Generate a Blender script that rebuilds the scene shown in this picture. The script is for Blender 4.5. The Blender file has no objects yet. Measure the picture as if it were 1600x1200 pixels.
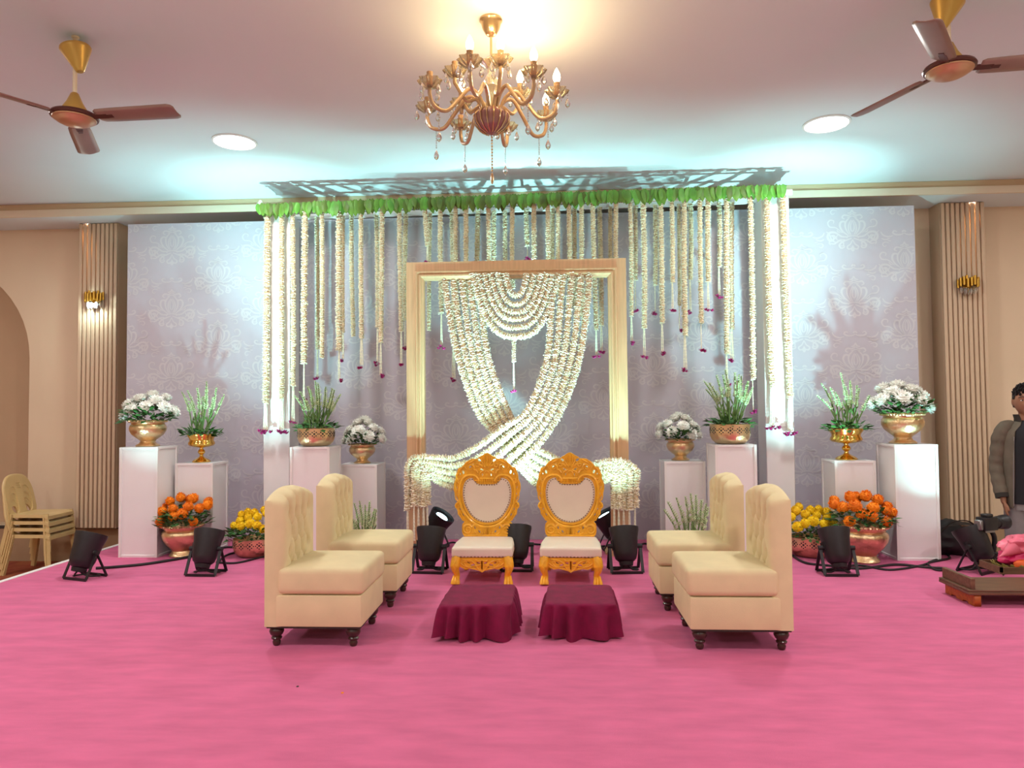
import bpy, bmesh, math, random
import numpy as np
from mathutils import Vector, Matrix, Quaternion

# ------------------------------------------------------------------ camera, world, exposure, hall light
scene = bpy.context.scene
COL = scene.collection
PI = math.pi
FPX, YAW, PITCH, ROLL, EYE = 1110.0, 0.055, math.radians(2.03), 0.009, 1.35
CAM = Vector((0, 0, EYE))
_d = Vector((-math.sin(YAW) * math.cos(PITCH), math.cos(YAW) * math.cos(PITCH), math.sin(PITCH)))
_r0 = Vector((math.cos(YAW), math.sin(YAW), 0)); _u0 = _r0.cross(_d)
_r = _r0 * math.cos(ROLL) - _u0 * math.sin(ROLL)
_u = _u0 * math.cos(ROLL) + _r0 * math.sin(ROLL)
cd = bpy.data.cameras.new('camera'); cam = bpy.data.objects.new('camera', cd); COL.objects.link(cam)
cd.sensor_width = 36; cd.lens = FPX / 1600 * 36; cd.clip_start = 0.02; cd.clip_end = 100
cam.matrix_world = Matrix(((_r.x, _u.x, -_d.x, CAM.x), (_r.y, _u.y, -_d.y, CAM.y), (_r.z, _u.z, -_d.z, CAM.z), (0, 0, 0, 1)))
scene.camera = cam

def ray(x, y): return _d + _r * ((x - 800) / FPX) + _u * ((600 - y) / FPX)
def F(x, y, z=0.0):
    v = ray(x, y); return CAM + v * ((z - EYE) / v.z)
def P(x, y, Y):
    v = ray(x, y); return CAM + v * (Y / v.y)
def ZY(y, Y, x=800): return P(x, y, Y).z

CEIL, SOFFIT, WALL_Y, FASCIA_Y, HALL = 3.66, 3.52, 8.0, 7.47, -0.36
BACK_Y, FRAME_Y = 7.4, 6.6

w = bpy.data.worlds.new('world'); scene.world = w; w.use_nodes = True
w.node_tree.nodes['Background'].inputs[0].default_value = (1, .93, .86, 1)
w.node_tree.nodes['Background'].inputs[1].default_value = 0.05
scene.view_settings.view_transform = 'Standard'; scene.view_settings.look = 'None'
scene.view_settings.exposure = 0.0; scene.view_settings.gamma = 1.0; scene.view_settings.use_curve_mapping = False
scene.cycles.use_denoising = True
scene.cycles.max_bounces = 8; scene.cycles.diffuse_bounces = 4; scene.cycles.sample_clamp_indirect = 6
scene.cycles.caustics_reflective = False; scene.cycles.caustics_refractive = False

DOWNLIGHT_W, DOWNLIGHT_COL = 39.5, (1.0, .96, .935)
DOWNLIGHTS = [(-2.68, 5.86), (2.27, 5.86)] + [(x, y) for y in (2.2, -1.4, -5.0) for x in (-5.6, -2.68, 2.27, 5.2)] + [(-6.0, 5.4), (5.6, 5.4)]
PAR_W, FLOOD, PAR_COL = 560.0, .30, (.42, 1.0, .98)
BULB_W, BULB_COL = 3.2, (1.0, .71, .36)

# ------------------------------------------------------------------ helpers
def link(o): COL.objects.link(o); return o
def setp(o, label=None, cat=None, group=None, kind=None):
    if label: o['label'] = label
    if cat: o['category'] = cat
    if group: o['group'] = group
    if kind: o['kind'] = kind
    return o
def thing(name, loc=(0, 0, 0), rz=0.0, label=None, cat=None, group=None, kind=None):
    o = bpy.data.objects.new(name, None); link(o); o.location = loc; o.rotation_euler = (0, 0, rz)
    o.empty_display_size = .1
    return setp(o, label, cat, group, kind)
def mkobj(name, me, mat=None, parent=None):
    if mat is not None and not me.materials: me.materials.append(mat)
    o = bpy.data.objects.new(name, me); link(o)
    if parent is not None: o.parent = parent
    return o
def copy_tree(o, parent=None):
    c = o.copy(); link(c)
    if parent is not None: c.parent = parent
    for ch in list(o.children): copy_tree(ch, c)
    return c

class MB:
    """collects shapes, links them as one mesh"""
    def __init__(s): s.v = []; s.f = []; s.sm = []
    def add(s, vs, fs, smooth=False, M=None):
        n = len(s.v)
        if M is not None: vs = [M @ Vector(p) for p in vs]
        s.v += [tuple(p) for p in vs]
        for f in fs: s.f.append([i + n for i in f]); s.sm.append(smooth)
        return s
    def box(s, a, b, M=None):
        (x0, y0, z0), (x1, y1, z1) = a, b
        return s.add([(x0, y0, z0), (x1, y0, z0), (x1, y1, z0), (x0, y1, z0), (x0, y0, z1), (x1, y0, z1), (x1, y1, z1), (x0, y1, z1)],
                     [(3, 2, 1, 0), (4, 5, 6, 7), (0, 1, 5, 4), (1, 2, 6, 5), (2, 3, 7, 6), (3, 0, 4, 7)], False, M)
    def lathe(s, prof, n=24, c=(0, 0, 0), M=None, smooth=True, flute=0, famp=0, a0=0):
        vs, fs = [], []
        for r, z in prof:
            for k in range(n):
                a = a0 + 2 * PI * k / n
                rr = r * (1 + famp * math.cos(flute * a)) if flute else r
                vs.append((c[0] + rr * math.cos(a), c[1] + rr * math.sin(a), c[2] + z))
        m = len(prof)
        for i in range(m - 1):
            for k in range(n):
                k2 = (k + 1) % n
                fs.append((i * n + k, i * n + k2, (i + 1) * n + k2, (i + 1) * n + k))
        if prof[0][0] > 1e-5: fs.append(tuple(range(n - 1, -1, -1)))
        if prof[-1][0] > 1e-5: fs.append(tuple((m - 1) * n + k for k in range(n)))
        return s.add(vs, fs, smooth, M)
    def tube(s, pts, r, n=8, cap=True, M=None, smooth=True, flat=None):
        pts = [Vector(p) for p in pts]; m = len(pts)
        rs = r if isinstance(r, (list, tuple)) else [r] * m
        T = frames(pts); vs, fs = [], []
        for i, p in enumerate(pts):
            t, a, b = T[i]
            for k in range(n):
                q = 2 * PI * k / n
                vs.append(p + (a * math.cos(q) + b * math.sin(q) * (flat or 1)) * rs[i])
        for i in range(m - 1):
            for k in range(n):
                k2 = (k + 1) % n
                fs.append((i * n + k, i * n + k2, (i + 1) * n + k2, (i + 1) * n + k))
        if cap: fs.append(tuple(range(n - 1, -1, -1))); fs.append(tuple((m - 1) * n + k for k in range(n)))
        return s.add(vs, fs, smooth, M)
    def bar(s, a, b, wx, wy, up=(0, 0, 1)):
        a, b = Vector(a), Vector(b); t = (b - a).normalized(); up = Vector(up)
        if abs(t.dot(up)) > .98: up = Vector((0, 1, 0))
        x = t.cross(up).normalized(); y = x.cross(t)
        vs = [p + x * sx * wx / 2 + y * sy * wy / 2 for p in (a, b) for sx, sy in ((-1, -1), (1, -1), (1, 1), (-1, 1))]
        return s.add(vs, [(3, 2, 1, 0), (4, 5, 6, 7), (0, 1, 5, 4), (1, 2, 6, 5), (2, 3, 7, 6), (3, 0, 4, 7)])
    def ball(s, c, r, n=10, m=6, M=None):
        rx, ry, rz = r if isinstance(r, (tuple, list)) else (r, r, r)
        vs = [(c[0], c[1], c[2] - rz)]; fs = []
        for i in range(1, m):
            a = -PI / 2 + PI * i / m
            for k in range(n):
                q = 2 * PI * k / n
                vs.append((c[0] + rx * math.cos(a) * math.cos(q), c[1] + ry * math.cos(a) * math.sin(q), c[2] + rz * math.sin(a)))
        vs.append((c[0], c[1], c[2] + rz)); L = len(vs) - 1
        for k in range(n):
            k2 = (k + 1) % n
            fs.append((0, 1 + k2, 1 + k))
            for i in range(m - 2):
                o = 1 + i * n
                fs.append((o + k, o + k2, o + n + k2, o + n + k))
            fs.append((L, 1 + (m - 2) * n + k, 1 + (m - 2) * n + k2))
        return s.add(vs, fs, True, M)
    def mesh(s, name, bevel=0, seg=2):
        me = bpy.data.meshes.new(name); me.from_pydata(s.v, [], s.f)
        if bevel:
            bm = bmesh.new(); bm.from_mesh(me)
            es = [e for e in bm.edges if len(e.link_faces) == 2 and e.calc_face_angle(0) > .6]
            bmesh.ops.bevel(bm, geom=es, offset=bevel, segments=seg, profile=.6, affect='EDGES', clamp_overlap=True)
            for f in bm.faces: f.smooth = True
            bm.to_mesh(me); bm.free()
            try: me.set_sharp_from_angle(angle=.7)
            except Exception: pass
        else:
            me.polygons.foreach_set('use_smooth', s.sm)
            if any(s.sm):
                try: me.set_sharp_from_angle(angle=.75)
                except Exception: pass
        me.update(); return me
    def build(s, name, mat, parent=None, bevel=0, seg=2): return mkobj(name, s.mesh(name, bevel, seg), mat, parent)

def frames(pts):
    m = len(pts); out = []; prev = None
    for i in range(m):
        t = (pts[min(i + 1, m - 1)] - pts[max(i - 1, 0)])
        t = t.normalized() if t.length > 1e-9 else Vector((0, 0, 1))
        if prev is None:
            ref = Vector((0, 0, 1)) if abs(t.z) < .9 else Vector((0, 1, 0))
            a = t.cross(ref).normalized()
        else:
            a = prev - t * prev.dot(t)
            a = a.normalized() if a.length > 1e-6 else t.orthogonal().normalized()
        prev = a; out.append((t, a, t.cross(a)))
    return out
def catmull(pts, n=8, closed=False):
    pts = [Vector(p) for p in pts]; out = []; m = len(pts)
    for i in range(m if closed else m - 1):
        if closed: p = [pts[(i + k) % m] for k in (-1, 0, 1, 2)]
        else: p = [pts[max(i - 1, 0)], pts[i], pts[i + 1], pts[min(i + 2, m - 1)]]
        for k in range(n):
            t = k / n
            out.append(.5 * ((2 * p[1]) + (p[2] - p[0]) * t + (2 * p[0] - 5 * p[1] + 4 * p[2] - p[3]) * t * t + (-p[0] + 3 * p[1] - 3 * p[2] + p[3]) * t ** 3))
    if not closed: out.append(pts[-1])
    return out
def resample(pts, step):
    pts = [Vector(p) for p in pts]; out = [pts[0]]; acc = 0
    for a, b in zip(pts, pts[1:]):
        L = (b - a).length
        if L < 1e-9: continue
        d = step - acc
        while d <= L:
            out.append(a + (b - a) * (d / L)); d += step
        acc = (acc + L) % step
    return out
def axisM(axis, loc=(0, 0, 0), roll=0):
    return Matrix.Translation(loc) @ Vector(axis).normalized().to_track_quat('Z', 'Y').to_matrix().to_4x4() @ Matrix.Rotation(roll, 4, 'Z')

# ------------------------------------------------------------------ materials
def mat(name, col, rough=.6, metal=0.0, noise=0.0, nscale=8.0, bump=0.0, bscale=60.0, emit=None, estr=0, sheen=0, trans=0, coat=0, rand=0.0, col2=None, stretch=None, ior=1.45, alpha=1):
    m = bpy.data.materials.new(name); m.use_nodes = True; nt = m.node_tree; N = nt.nodes; L = nt.links
    b = N['Principled BSDF']; c4 = (*col, 1)
    b.inputs['Base Color'].default_value = c4; b.inputs['Roughness'].default_value = rough; b.inputs['Metallic'].default_value = metal
    b.inputs['IOR'].default_value = ior
    if sheen: b.inputs['Sheen Weight'].default_value = sheen; b.inputs['Sheen Roughness'].default_value = .4; b.inputs['Sheen Tint'].default_value = c4
    if trans: b.inputs['Transmission Weight'].default_value = trans
    if coat: b.inputs['Coat Weight'].default_value = coat; b.inputs['Coat Roughness'].default_value = .15
    if emit: b.inputs['Emission Color'].default_value = (*emit, 1); b.inputs['Emission Strength'].default_value = estr
    if alpha < 1: b.inputs['Alpha'].default_value = alpha
    tc = None
    if noise or bump or col2:
        tc = N.new('ShaderNodeTexCoord'); mp = N.new('ShaderNodeMapping'); L.new(tc.outputs['Object'], mp.inputs[0])
        if stretch: mp.inputs['Scale'].default_value = stretch
    last = None
    if noise or col2:
        nz = N.new('ShaderNodeTexNoise'); nz.inputs['Scale'].default_value = nscale; nz.inputs['Detail'].default_value = 5
        L.new(mp.outputs[0], nz.inputs['Vector'])
        mx = N.new('ShaderNodeMix'); mx.data_type = 'RGBA'
        lo = col2 if col2 else tuple(c * (1 - noise) for c in col); hi = col if col2 else tuple(min(1, c * (1 + noise)) for c in col)
        mx.inputs[6].default_value = (*lo, 1); mx.inputs[7].default_value = (*hi, 1)
        mr = N.new('ShaderNodeMapRange'); mr.inputs[1].default_value = .3; mr.inputs[2].default_value = .7
        L.new(nz.outputs['Fac'], mr.inputs[0]); L.new(mr.outputs[0], mx.inputs[0]); last = mx.outputs[2]
    if rand:
        oi = N.new('ShaderNodeObjectInfo'); hs = N.new('ShaderNodeHueSaturation'); mr = N.new('ShaderNodeMapRange')
        mr.inputs[3].default_value = 1 - rand; mr.inputs[4].default_value = 1 + rand
        L.new(oi.outputs['Random'], mr.inputs[0]); L.new(mr.outputs[0], hs.inputs['Value'])
        mr2 = N.new('ShaderNodeMapRange'); mr2.inputs[3].default_value = .5 - rand * .09; mr2.inputs[4].default_value = .5 + rand * .05
        L.new(oi.outputs['Random'], mr2.inputs[0]); L.new(mr2.outputs[0], hs.inputs['Hue'])
        if last: L.new(last, hs.inputs['Color'])
        else: hs.inputs['Color'].default_value = c4
        last = hs.outputs['Color']
    if last: L.new(last, b.inputs['Base Color'])
    if bump:
        nb = N.new('ShaderNodeTexNoise'); nb.inputs['Scale'].default_value = bscale; nb.inputs['Detail'].default_value = 3
        L.new(mp.outputs[0], nb.inputs['Vector'])
        bp = N.new('ShaderNodeBump'); bp.inputs['Strength'].default_value = bump; bp.inputs['Distance'].default_value = .01
        L.new(nb.outputs['Fac'], bp.inputs['Height']); L.new(bp.outputs[0], b.inputs['Normal'])
    return m

M = dict(
    carpet=mat('pink_carpet', (.72, .155, .31), .95, noise=.10, nscale=3.5, bump=.5, bscale=260, stretch=(1, 3, 1)),
    hall_carpet=mat('red_hall_carpet', (.20, .018, .015), .95, col2=(.36, .10, .035), nscale=4.5, bump=.3, bscale=200),
    bounce_floor=mat('beige_bounce_floor', (.60, .54, .47), .35, noise=.05, nscale=2),  # made-up colour for the unseen floor, bounces neutral light onto the ceiling
    wall=mat('cream_wall', (.74, .575, .41), .8, noise=.03, nscale=1.2),
    niche=mat('tan_niche', (.52, .35, .22), .8, noise=.03, nscale=1.2),
    ceil=mat('ceiling_paint', (.71, .75, .78), .75, noise=.02, nscale=.8),
    fascia=mat('fascia_paint', (.78, .66, .50), .7),
    fascia2=mat('fascia_tan', (.60, .44, .27), .7),
    plinth=mat('plinth_tan', (.42, .27, .16), .7, noise=.08, nscale=2),
    dark=mat('dark_joint', (.05, .04, .035), .7),
    slat=mat('fluted_slat', (.64, .47, .32), .6, noise=.03, nscale=2),
    white=mat('white_board', (.83, .81, .80), .5, noise=.03, nscale=2.5),
    white_edge=mat('white_edging', (.82, .80, .77), .6),
    banner=mat('damask_banner', (.50, .475, .54), .5, noise=.02, nscale=2),
    banner_print=mat('damask_print', (.585, .565, .60), .55),
    jas=mat('jasmine_petal', (.83, .75, .56), .7, noise=.16, nscale=26, rand=.04),
    jas2=mat('jasmine_petal_warm', (.82, .735, .57), .7, noise=.2, nscale=22, rand=.04),
    jas_core=mat('garland_core', (.60, .45, .26), .8, noise=.3, nscale=30),
    thread=mat('bud_thread', (.82, .80, .62), .8, noise=.15, nscale=60),
    rose=mat('crimson_rose', (.38, .014, .14), .7, noise=.35, nscale=40),
    leaf=mat('mango_leaf', (.105, .23, .028), .5, noise=.25, nscale=14, rand=.5),
    foliage=mat('dark_foliage', (.045, .14, .03), .55, noise=.4, nscale=20),
    stem=mat('spike_stem', (.13, .25, .07), .6, noise=.2, nscale=30),
    bud=mat('tuberose_bud', (.52, .64, .36), .6, noise=.25, nscale=40),
    mum=mat('white_mum', (.95, .94, .88), .7, noise=.06, nscale=30),
    mumc=mat('mum_centre', (.75, .72, .38), .8),
    orange=mat('orange_marigold', (.95, .25, .003), .7, noise=.22, nscale=50, rand=.1),
    yellow=mat('yellow_marigold', (.93, .60, .006), .7, noise=.16, nscale=50, rand=.08),
    wood=mat('pale_gilt_wood', (.62, .40, .22), .5, noise=.10, nscale=5, stretch=(9, 9, .6), bump=.08, bscale=30),
    brass=mat('hammered_brass', (.80, .58, .33), .32, 1.0, noise=.1, nscale=14, bump=.35, bscale=55),
    gold=mat('polished_gold', (.86, .52, .12), .14, 1.0, noise=.06, nscale=10),
    sconce_gold=mat('sconce_gold', (.55, .33, .06), .3, 1.0),
    throne=mat('carved_gilt', (.90, .43, .02), .42, .1, noise=.16, nscale=16, bump=.35, bscale=70, coat=.2),
    pad=mat('ivory_leatherette', (.80, .68, .55), .42, noise=.04, nscale=5, bump=.05, bscale=40),
    stud=mat('bronze_stud', (.30, .19, .10), .35, .9),
    sofa=mat('cream_sofa_fabric', (.75, .62, .37), .85, noise=.05, nscale=7, bump=.12, bscale=320, sheen=.1),
    darkwood=mat('turned_dark_wood', (.050, .018, .012), .3, noise=.3, nscale=14, coat=.4),
    velvet=mat('crimson_velvet', (.185, .0, .040), .85, noise=.2, nscale=14, bump=.12, bscale=120),
    palewood=mat('pale_leg_wood', (.62, .36, .16), .6),
    black=mat('black_can', (.016, .014, .016), .45, noise=.2, nscale=20),
    rubber=mat('black_rubber', (.014, .012, .013), .6),
    grey=mat('grey_metal', (.30, .29, .29), .4, .8),
    plastic=mat('beige_plastic', (.66, .47, .215), .35, noise=.05, nscale=6),
    fan=mat('fan_brown', (.29, .18, .145), .35, .25, noise=.08, nscale=4),
    fan_dark=mat('fan_maroon', (.09, .025, .02), .3, .2),
    fan_gold=mat('fan_gold', (.62, .40, .10), .35, .55),
    fan_hub=mat('fan_copper', (.55, .31, .17), .3, .4),
    cream_metal=mat('cream_rod', (.80, .66, .46), .45),
    ch_gold=mat('chandelier_gold', (.66, .46, .24), .25, .9),
    ch_arm=mat('chandelier_amber_arm', (.50, .33, .18), .25, .3, coat=.5),
    crystal=mat('amber_glass', (.96, .78, .48), .08, 0, trans=.75, ior=1.5),
    clear=mat('clear_crystal', (.95, .97, .97), .04, 0, trans=.9, ior=1.55),
    bowl=mat('ruby_glass_bowl', (.30, .14, .13), .15, .2, coat=.5),
    candle=mat('candle_sleeve', (.42, .24, .12), .5),
    bulb=mat('lit_bulb', (1, .9, .7), .4, emit=(1, .80, .48), estr=22),
    lamp=mat('lit_panel', (1, 1, 1), .4, emit=(1, .95, .88), estr=14),
    spotlit=mat('lit_spot', (1, 1, 1), .4, emit=(1, .85, .75), estr=9),
    lens=mat('lit_lens', (1, 1, 1), .3, emit=(.62, .96, 1), estr=9),
    sconce_lit=mat('lit_crystal', (1, 1, 1), .2, emit=(.72, .97, 1), estr=3),
    skin=mat('skin', (.30, .135, .075), .55, noise=.08, nscale=10),
    lips=mat('lips', (.27, .09, .07), .5),
    hair=mat('black_hair', (.010, .008, .008), .5, bump=.5, bscale=90),
    eye=mat('eye_white', (.6, .56, .52), .3), iris=mat('dark_iris', (.012, .008, .006), .2),
    jacket=mat('olive_jacket', (.125, .098, .070), .85, noise=.15, nscale=9, bump=.3, bscale=25),
    collar=mat('dark_collar', (.030, .024, .020), .9),
    shirt=mat('black_shirt', (.012, .011, .014), .85),
    trousers=mat('grey_trousers', (.22, .20, .20), .85, noise=.12, nscale=8),
    bench=mat('brown_board', (.150, .075, .040), .5, noise=.25, nscale=6, stretch=(1, 8, 8)),
    bench_leg=mat('orange_wood', (.42, .10, .018), .5, noise=.25, nscale=7, stretch=(1, 8, 8)),
    pink=mat('pink_satin', (.80, .16, .24), .35, noise=.15, nscale=6, sheen=.3),
    magenta=mat('magenta_satin', (.70, .02, .14), .4, noise=.2, nscale=8),
    goldtrim=mat('green_gold_trim', (.36, .30, .08), .5, noise=.4, nscale=40),
    orange_cloth=mat('orange_cloth', (.75, .12, .02), .6),
    glassblk=mat('lens_glass', (.01, .01, .02), .05, coat=1),
)

# ------------------------------------------------------------------ the setting
def struct(name, mb, m, parent=None, bevel=0):
    o = mb.build(name, m, parent, bevel)
    if parent is None: o['kind'] = 'structure'
    return o
HX0, HX1, HY0 = -8.6, 8.4, -8.5
struct('floor', MB().box((HX0, HY0, HALL - .1), (HX1, WALL_Y + .3, HALL)), M['bounce_floor'])
rug = MB().box((HX0 + .1, 4.2, HALL + .001), (-4.47, 7.93, HALL + .012)).build('hall_rug', M['hall_carpet'])
setp(rug, 'dark red patterned carpet on the hall floor left of the stage', 'carpet')
struct('ceiling', MB().box((HX0, HY0, CEIL), (HX1, WALL_Y + .3, CEIL + .15)), M['ceil'])
struct('wall_left', MB().box((HX0 - .15, HY0, HALL), (HX0, WALL_Y + .3, CEIL)), M['wall'])
struct('wall_right', MB().box((HX1, HY0, HALL), (HX1 + .15, WALL_Y + .3, CEIL)), M['wall'])
struct('wall_front', MB().box((HX0, HY0 - .15, HALL), (HX1, HY0, CEIL)), M['wall'])

def fill2d(name, loops, depth, bevel=0, m=None, parent=None):
    """flat outline (x, z) with holes, given thickness along y, centred on y = 0"""
    cu = bpy.data.curves.new(name, 'CURVE'); cu.dimensions = '2D'; cu.fill_mode = 'BOTH'
    cu.extrude = depth / 2 - bevel; cu.bevel_depth = bevel; cu.bevel_resolution = 1
    if bevel: cu.offset = -bevel
    for lp in loops:
        sp = cu.splines.new('POLY'); sp.points.add(len(lp) - 1); sp.use_cyclic_u = True
        for p, q in zip(sp.points, lp): p.co = (q[0], q[1], 0, 1)
    t = bpy.data.objects.new(name, cu); link(t)
    me = bpy.data.meshes.new_from_object(t.evaluated_get(bpy.context.evaluated_depsgraph_get()))
    bpy.data.objects.remove(t); bpy.data.curves.remove(cu)
    me.transform(Matrix.Rotation(PI / 2, 4, 'X')); me.name = name
    return mkobj(name, me, m, parent)

archR, archX, archZ = 1.16, -7.27, 2.0
arch = [(archX + archR, .06)] + [(archX + archR * math.cos(a * PI / 24), archZ + archR * math.sin(a * PI / 24)) for a in range(25)] + [(archX - archR, .06)]
wb = fill2d('wall_back', [[(HX0, HALL), (HX1, HALL), (HX1, SOFFIT), (HX0, SOFFIT)], arch], .2, 0, M['wall'])
wb.location = (0, WALL_Y + .1, 0); wb['kind'] = 'structure'
nb = MB().box((archX - archR - .1, .1, 0), (archX + archR + .1, .16, 3.25)); struct('niche_panel', nb, M['niche'], wb)
struct('wall_backing', MB().box((HX0, .16, HALL), (HX1, .2, CEIL)), M['wall'], wb)
# skirting: dark joint above a tan plinth
bb = struct('baseboard_back', MB().box((HX0, WALL_Y - .05, HALL), (HX1, WALL_Y - .001, .02)), M['plinth'])
struct('joint_strip', MB().box((HX0, WALL_Y - .055, .02), (HX1, WALL_Y - .001, .05)), M['dark'], bb)
# dropped border along the back wall with a two-step fascia
t1 = struct('trim_1', MB().box((HX0, FASCIA_Y + .02, SOFFIT), (HX1, WALL_Y + .3, CEIL - .001)), M['ceil'])
struct('fascia_band', MB().box((HX0, FASCIA_Y - .012, SOFFIT - .002), (HX1, FASCIA_Y + .018, SOFFIT + .072)), M['fascia'], t1)
struct('fascia_upper', MB().box((HX0, FASCIA_Y, SOFFIT + .074), (HX1, FASCIA_Y + .019, CEIL - .002)), M['fascia2'], t1)
# fluted pilasters
PIL_Y = 7.77
def pilaster(n, x0, x1):
    r = thing('trim_%d' % n, (0, 0, 0), kind='structure')
    MB().box((x0, PIL_Y + .025, .05), (x1, WALL_Y - .001, SOFFIT - .001)).build('pilaster_body', M['slat'], r)
    k = 9; wd = (x1 - x0) / k
    base = None
    for i in range(k):
        if base is None:
            base = MB().box((.006, 0, .0), (wd - .006, .024, SOFFIT - .06)).mesh('slat', .006, 1)
        o = mkobj('slat', base, M['slat'], r); o.location = (x0 + i * wd, PIL_Y, .055)
pl0, pl1 = P(122.5, 355, PIL_Y).x, P(184, 355, PIL_Y).x
pr0, pr1 = P(1469, 325, PIL_Y).x, P(1539, 325, PIL_Y).x
pilaster(2, pl0, pl1); pilaster(3, pr0, pr1)
# stage
SX0, SX1, SY0, SY1 = -4.44, 3.92, 2.2, 7.46
st = thing('stage', (0, 0, 0), kind='structure')
MB().box((SX0, SY0, HALL), (SX1, SY1, -.02)).build('platform', M['white_edge'], st)
MB().box((SX0 + .03, SY0, -.02), (SX1 - .03, SY1, 0)).build('carpet', M['carpet'], st)
MB().box((SX0 - .02, SY0, -.05), (SX0 + .03, SY1, .004)).build('edge_strip', M['white_edge'], st)
MB().box((SX1 - .03, SY0, -.05), (SX1 + .02, SY1, .004)).build('edge_strip', M['white_edge'], st)

# ------------------------------------------------------------------ hall lamps
def area(name, loc, size, power, col, rot=(0, 0, 0), parent=None, shape='DISK', spread=PI):
    l = bpy.data.lights.new(name, 'AREA'); l.shape = shape; l.size = size; l.energy = power; l.color = col; l.spread = spread
    o = bpy.data.objects.new(name, l); link(o); o.location = loc; o.rotation_euler = rot
    if parent: o.parent = parent
    return o
DLN = ['round white ceiling downlight glowing above the left half of the stage', 'round white ceiling downlight glowing above the right half of the stage']
for i, (x, y) in enumerate(DOWNLIGHTS):
    lab = DLN[i] if i < 2 else 'round ceiling downlight of the hall, row %s, lamp %s' % ('abcd'[(i - 2) // 4], 'abcd'[(i - 2) % 4])
    t = thing('downlight', (x, y, CEIL), 0, lab, 'downlight', 'hall downlights')
    MB().lathe([(.185, -.001), (.185, -.010), (.168, -.014), (.165, -.006), (.165, -.001)], 32).build('rim', M['white'], t)
    MB().lathe([(.164, -.0015), (.164, -.0085)], 32).build('diffuser', M['lamp'], t)
    area('downlight_light', (0, 0, -.02), .3, DOWNLIGHT_W, DOWNLIGHT_COL, parent=t)
for lab, px, py in (('small recessed spotlight above the left fluted pilaster', 138, 350), ('small recessed spotlight above the right fluted pilaster', 1517, 316.5)):
    q = F(px, py, SOFFIT)
    t = thing('recessed_spotlight', (q.x, q.y, SOFFIT), 0, lab, 'spotlight', 'recessed spotlights in the border')
    MB().lathe([(.055, -.001), (.055, -.008), (.043, -.010), (.042, -.001)], 20).build('rim', M['white'], t)
    MB().lathe([(.042, -.0012), (.042, -.006)], 20).build('lens', M['spotlit'], t)
    l = bpy.data.lights.new('spot_light', 'SPOT'); l.energy = 60; l.color = (1, .72, .42); l.spot_size = 1.2; l.spot_blend = .8; l.shadow_soft_size = .03
    o = bpy.data.objects.new('spot_light', l); link(o); o.parent = t; o.location = (0, 0, -.015); o.rotation_euler = (-.12, 0, 0)

# ------------------------------------------------------------------ printed backdrop
bx0, bx1 = P(200, 350, BACK_Y).x, P(1428, 322, BACK_Y).x
bz = .5 * (P(200, 350, BACK_Y).z + P(1428, 322, BACK_Y).z)
bd = thing('damask_backdrop', ((bx0 + bx1) / 2, BACK_Y, 0), 0, 'wide grey damask printed fabric backdrop standing at the back of the stage', 'backdrop')
BW = (bx1 - bx0) / 2
MB().box((-BW, 0, .002), (BW, .03, bz)).build('panel', M['banner'], bd)
HALFS = [  # right half of one motif, (x, z, width) with 1 unit = motif width
    ([(.0, .20), (.035, .09), (.028, .0), (.0, -.035)], .020),
    ([(.03, -.10), (.075, .0), (.07, .11), (.02, .21)], .022),
    ([(.06, -.10), (.13, .02), (.14, .14), (.09, .22), (.05, .25)], .026),
    ([(.09, -.11), (.20, -.02), (.25, .09), (.22, .17), (.15, .17), (.15, .11)], .032),
    ([(.0, .42), (.03, .36), (.09, .345)], .024), ([(.0, .34), (.07, .30), (.16, .31), (.20, .26), (.15, .23)], .026),
    ([(.0, .29), (.05, .27), (.10, .26)], .018),
    ([(.10, -.14), (.22, -.13), (.34, -.05), (.45, -.05), (.50, -.13), (.46, -.21), (.39, -.20), (.38, -.14), (.42, -.12)], .036),
    ([(.15, -.20), (.27, -.21), (.36, -.28), (.46, -.27)], .024),
    ([(.20, -.06), (.33, .05), (.45, .07), (.49, .15), (.44, .21), (.37, .19), (.38, .14)], .022),
    ([(.0, -.12), (.09, -.13), (.12, -.17)], .022),
    ([(.02, -.17), (.10, -.20), (.20, -.24), (.27, -.31), (.23, -.37), (.17, -.35), (.18, -.31)], .028),
    ([(.0, -.20), (.045, -.29), (.11, -.34), (.09, -.39), (.03, -.38), (.0, -.32)], .024),
    ([(.0, -.34), (.02, -.40), (.0, -.44)], .026),
    ([(.30, -.10), (.33, -.16), (.30, -.20)], .020), ([(.24, -.05), (.29, -.03), (.31, .01)], .018),
]
VINE = [  # right half of the linking vine around a motif
    ([(.0, .60), (.06, .57), (.16, .57), (.22, .61), (.19, .65), (.14, .63)], .026), ([(.0, .66), (.04, .62)], .03),
    ([(.22, .55), (.32, .53), (.42, .57), (.46, .64)], .024), ([(.28, .50), (.38, .47), (.45, .50)], .022),
    ([(.50, .66), (.56, .60), (.60, .50), (.67, .44), (.74, .43)], .022), ([(.58, .57), (.65, .58), (.68, .53), (.64, .50)], .020),
    ([(.60, .48), (.55, .43), (.58, .38)], .018), ([(.70, .44), (.78, .46), (.84, .42), (.83, .36), (.77, .37)], .020),
    ([(.30, .40), (.38, .42), (.43, .38), (.40, .33), (.35, .35)], .018), ([(.26, .44), (.33, .45)], .016),
]
mw, px_, pz_ = .50, .512, .685
pv, pf, pd = [], [], []; sk = 0
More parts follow.
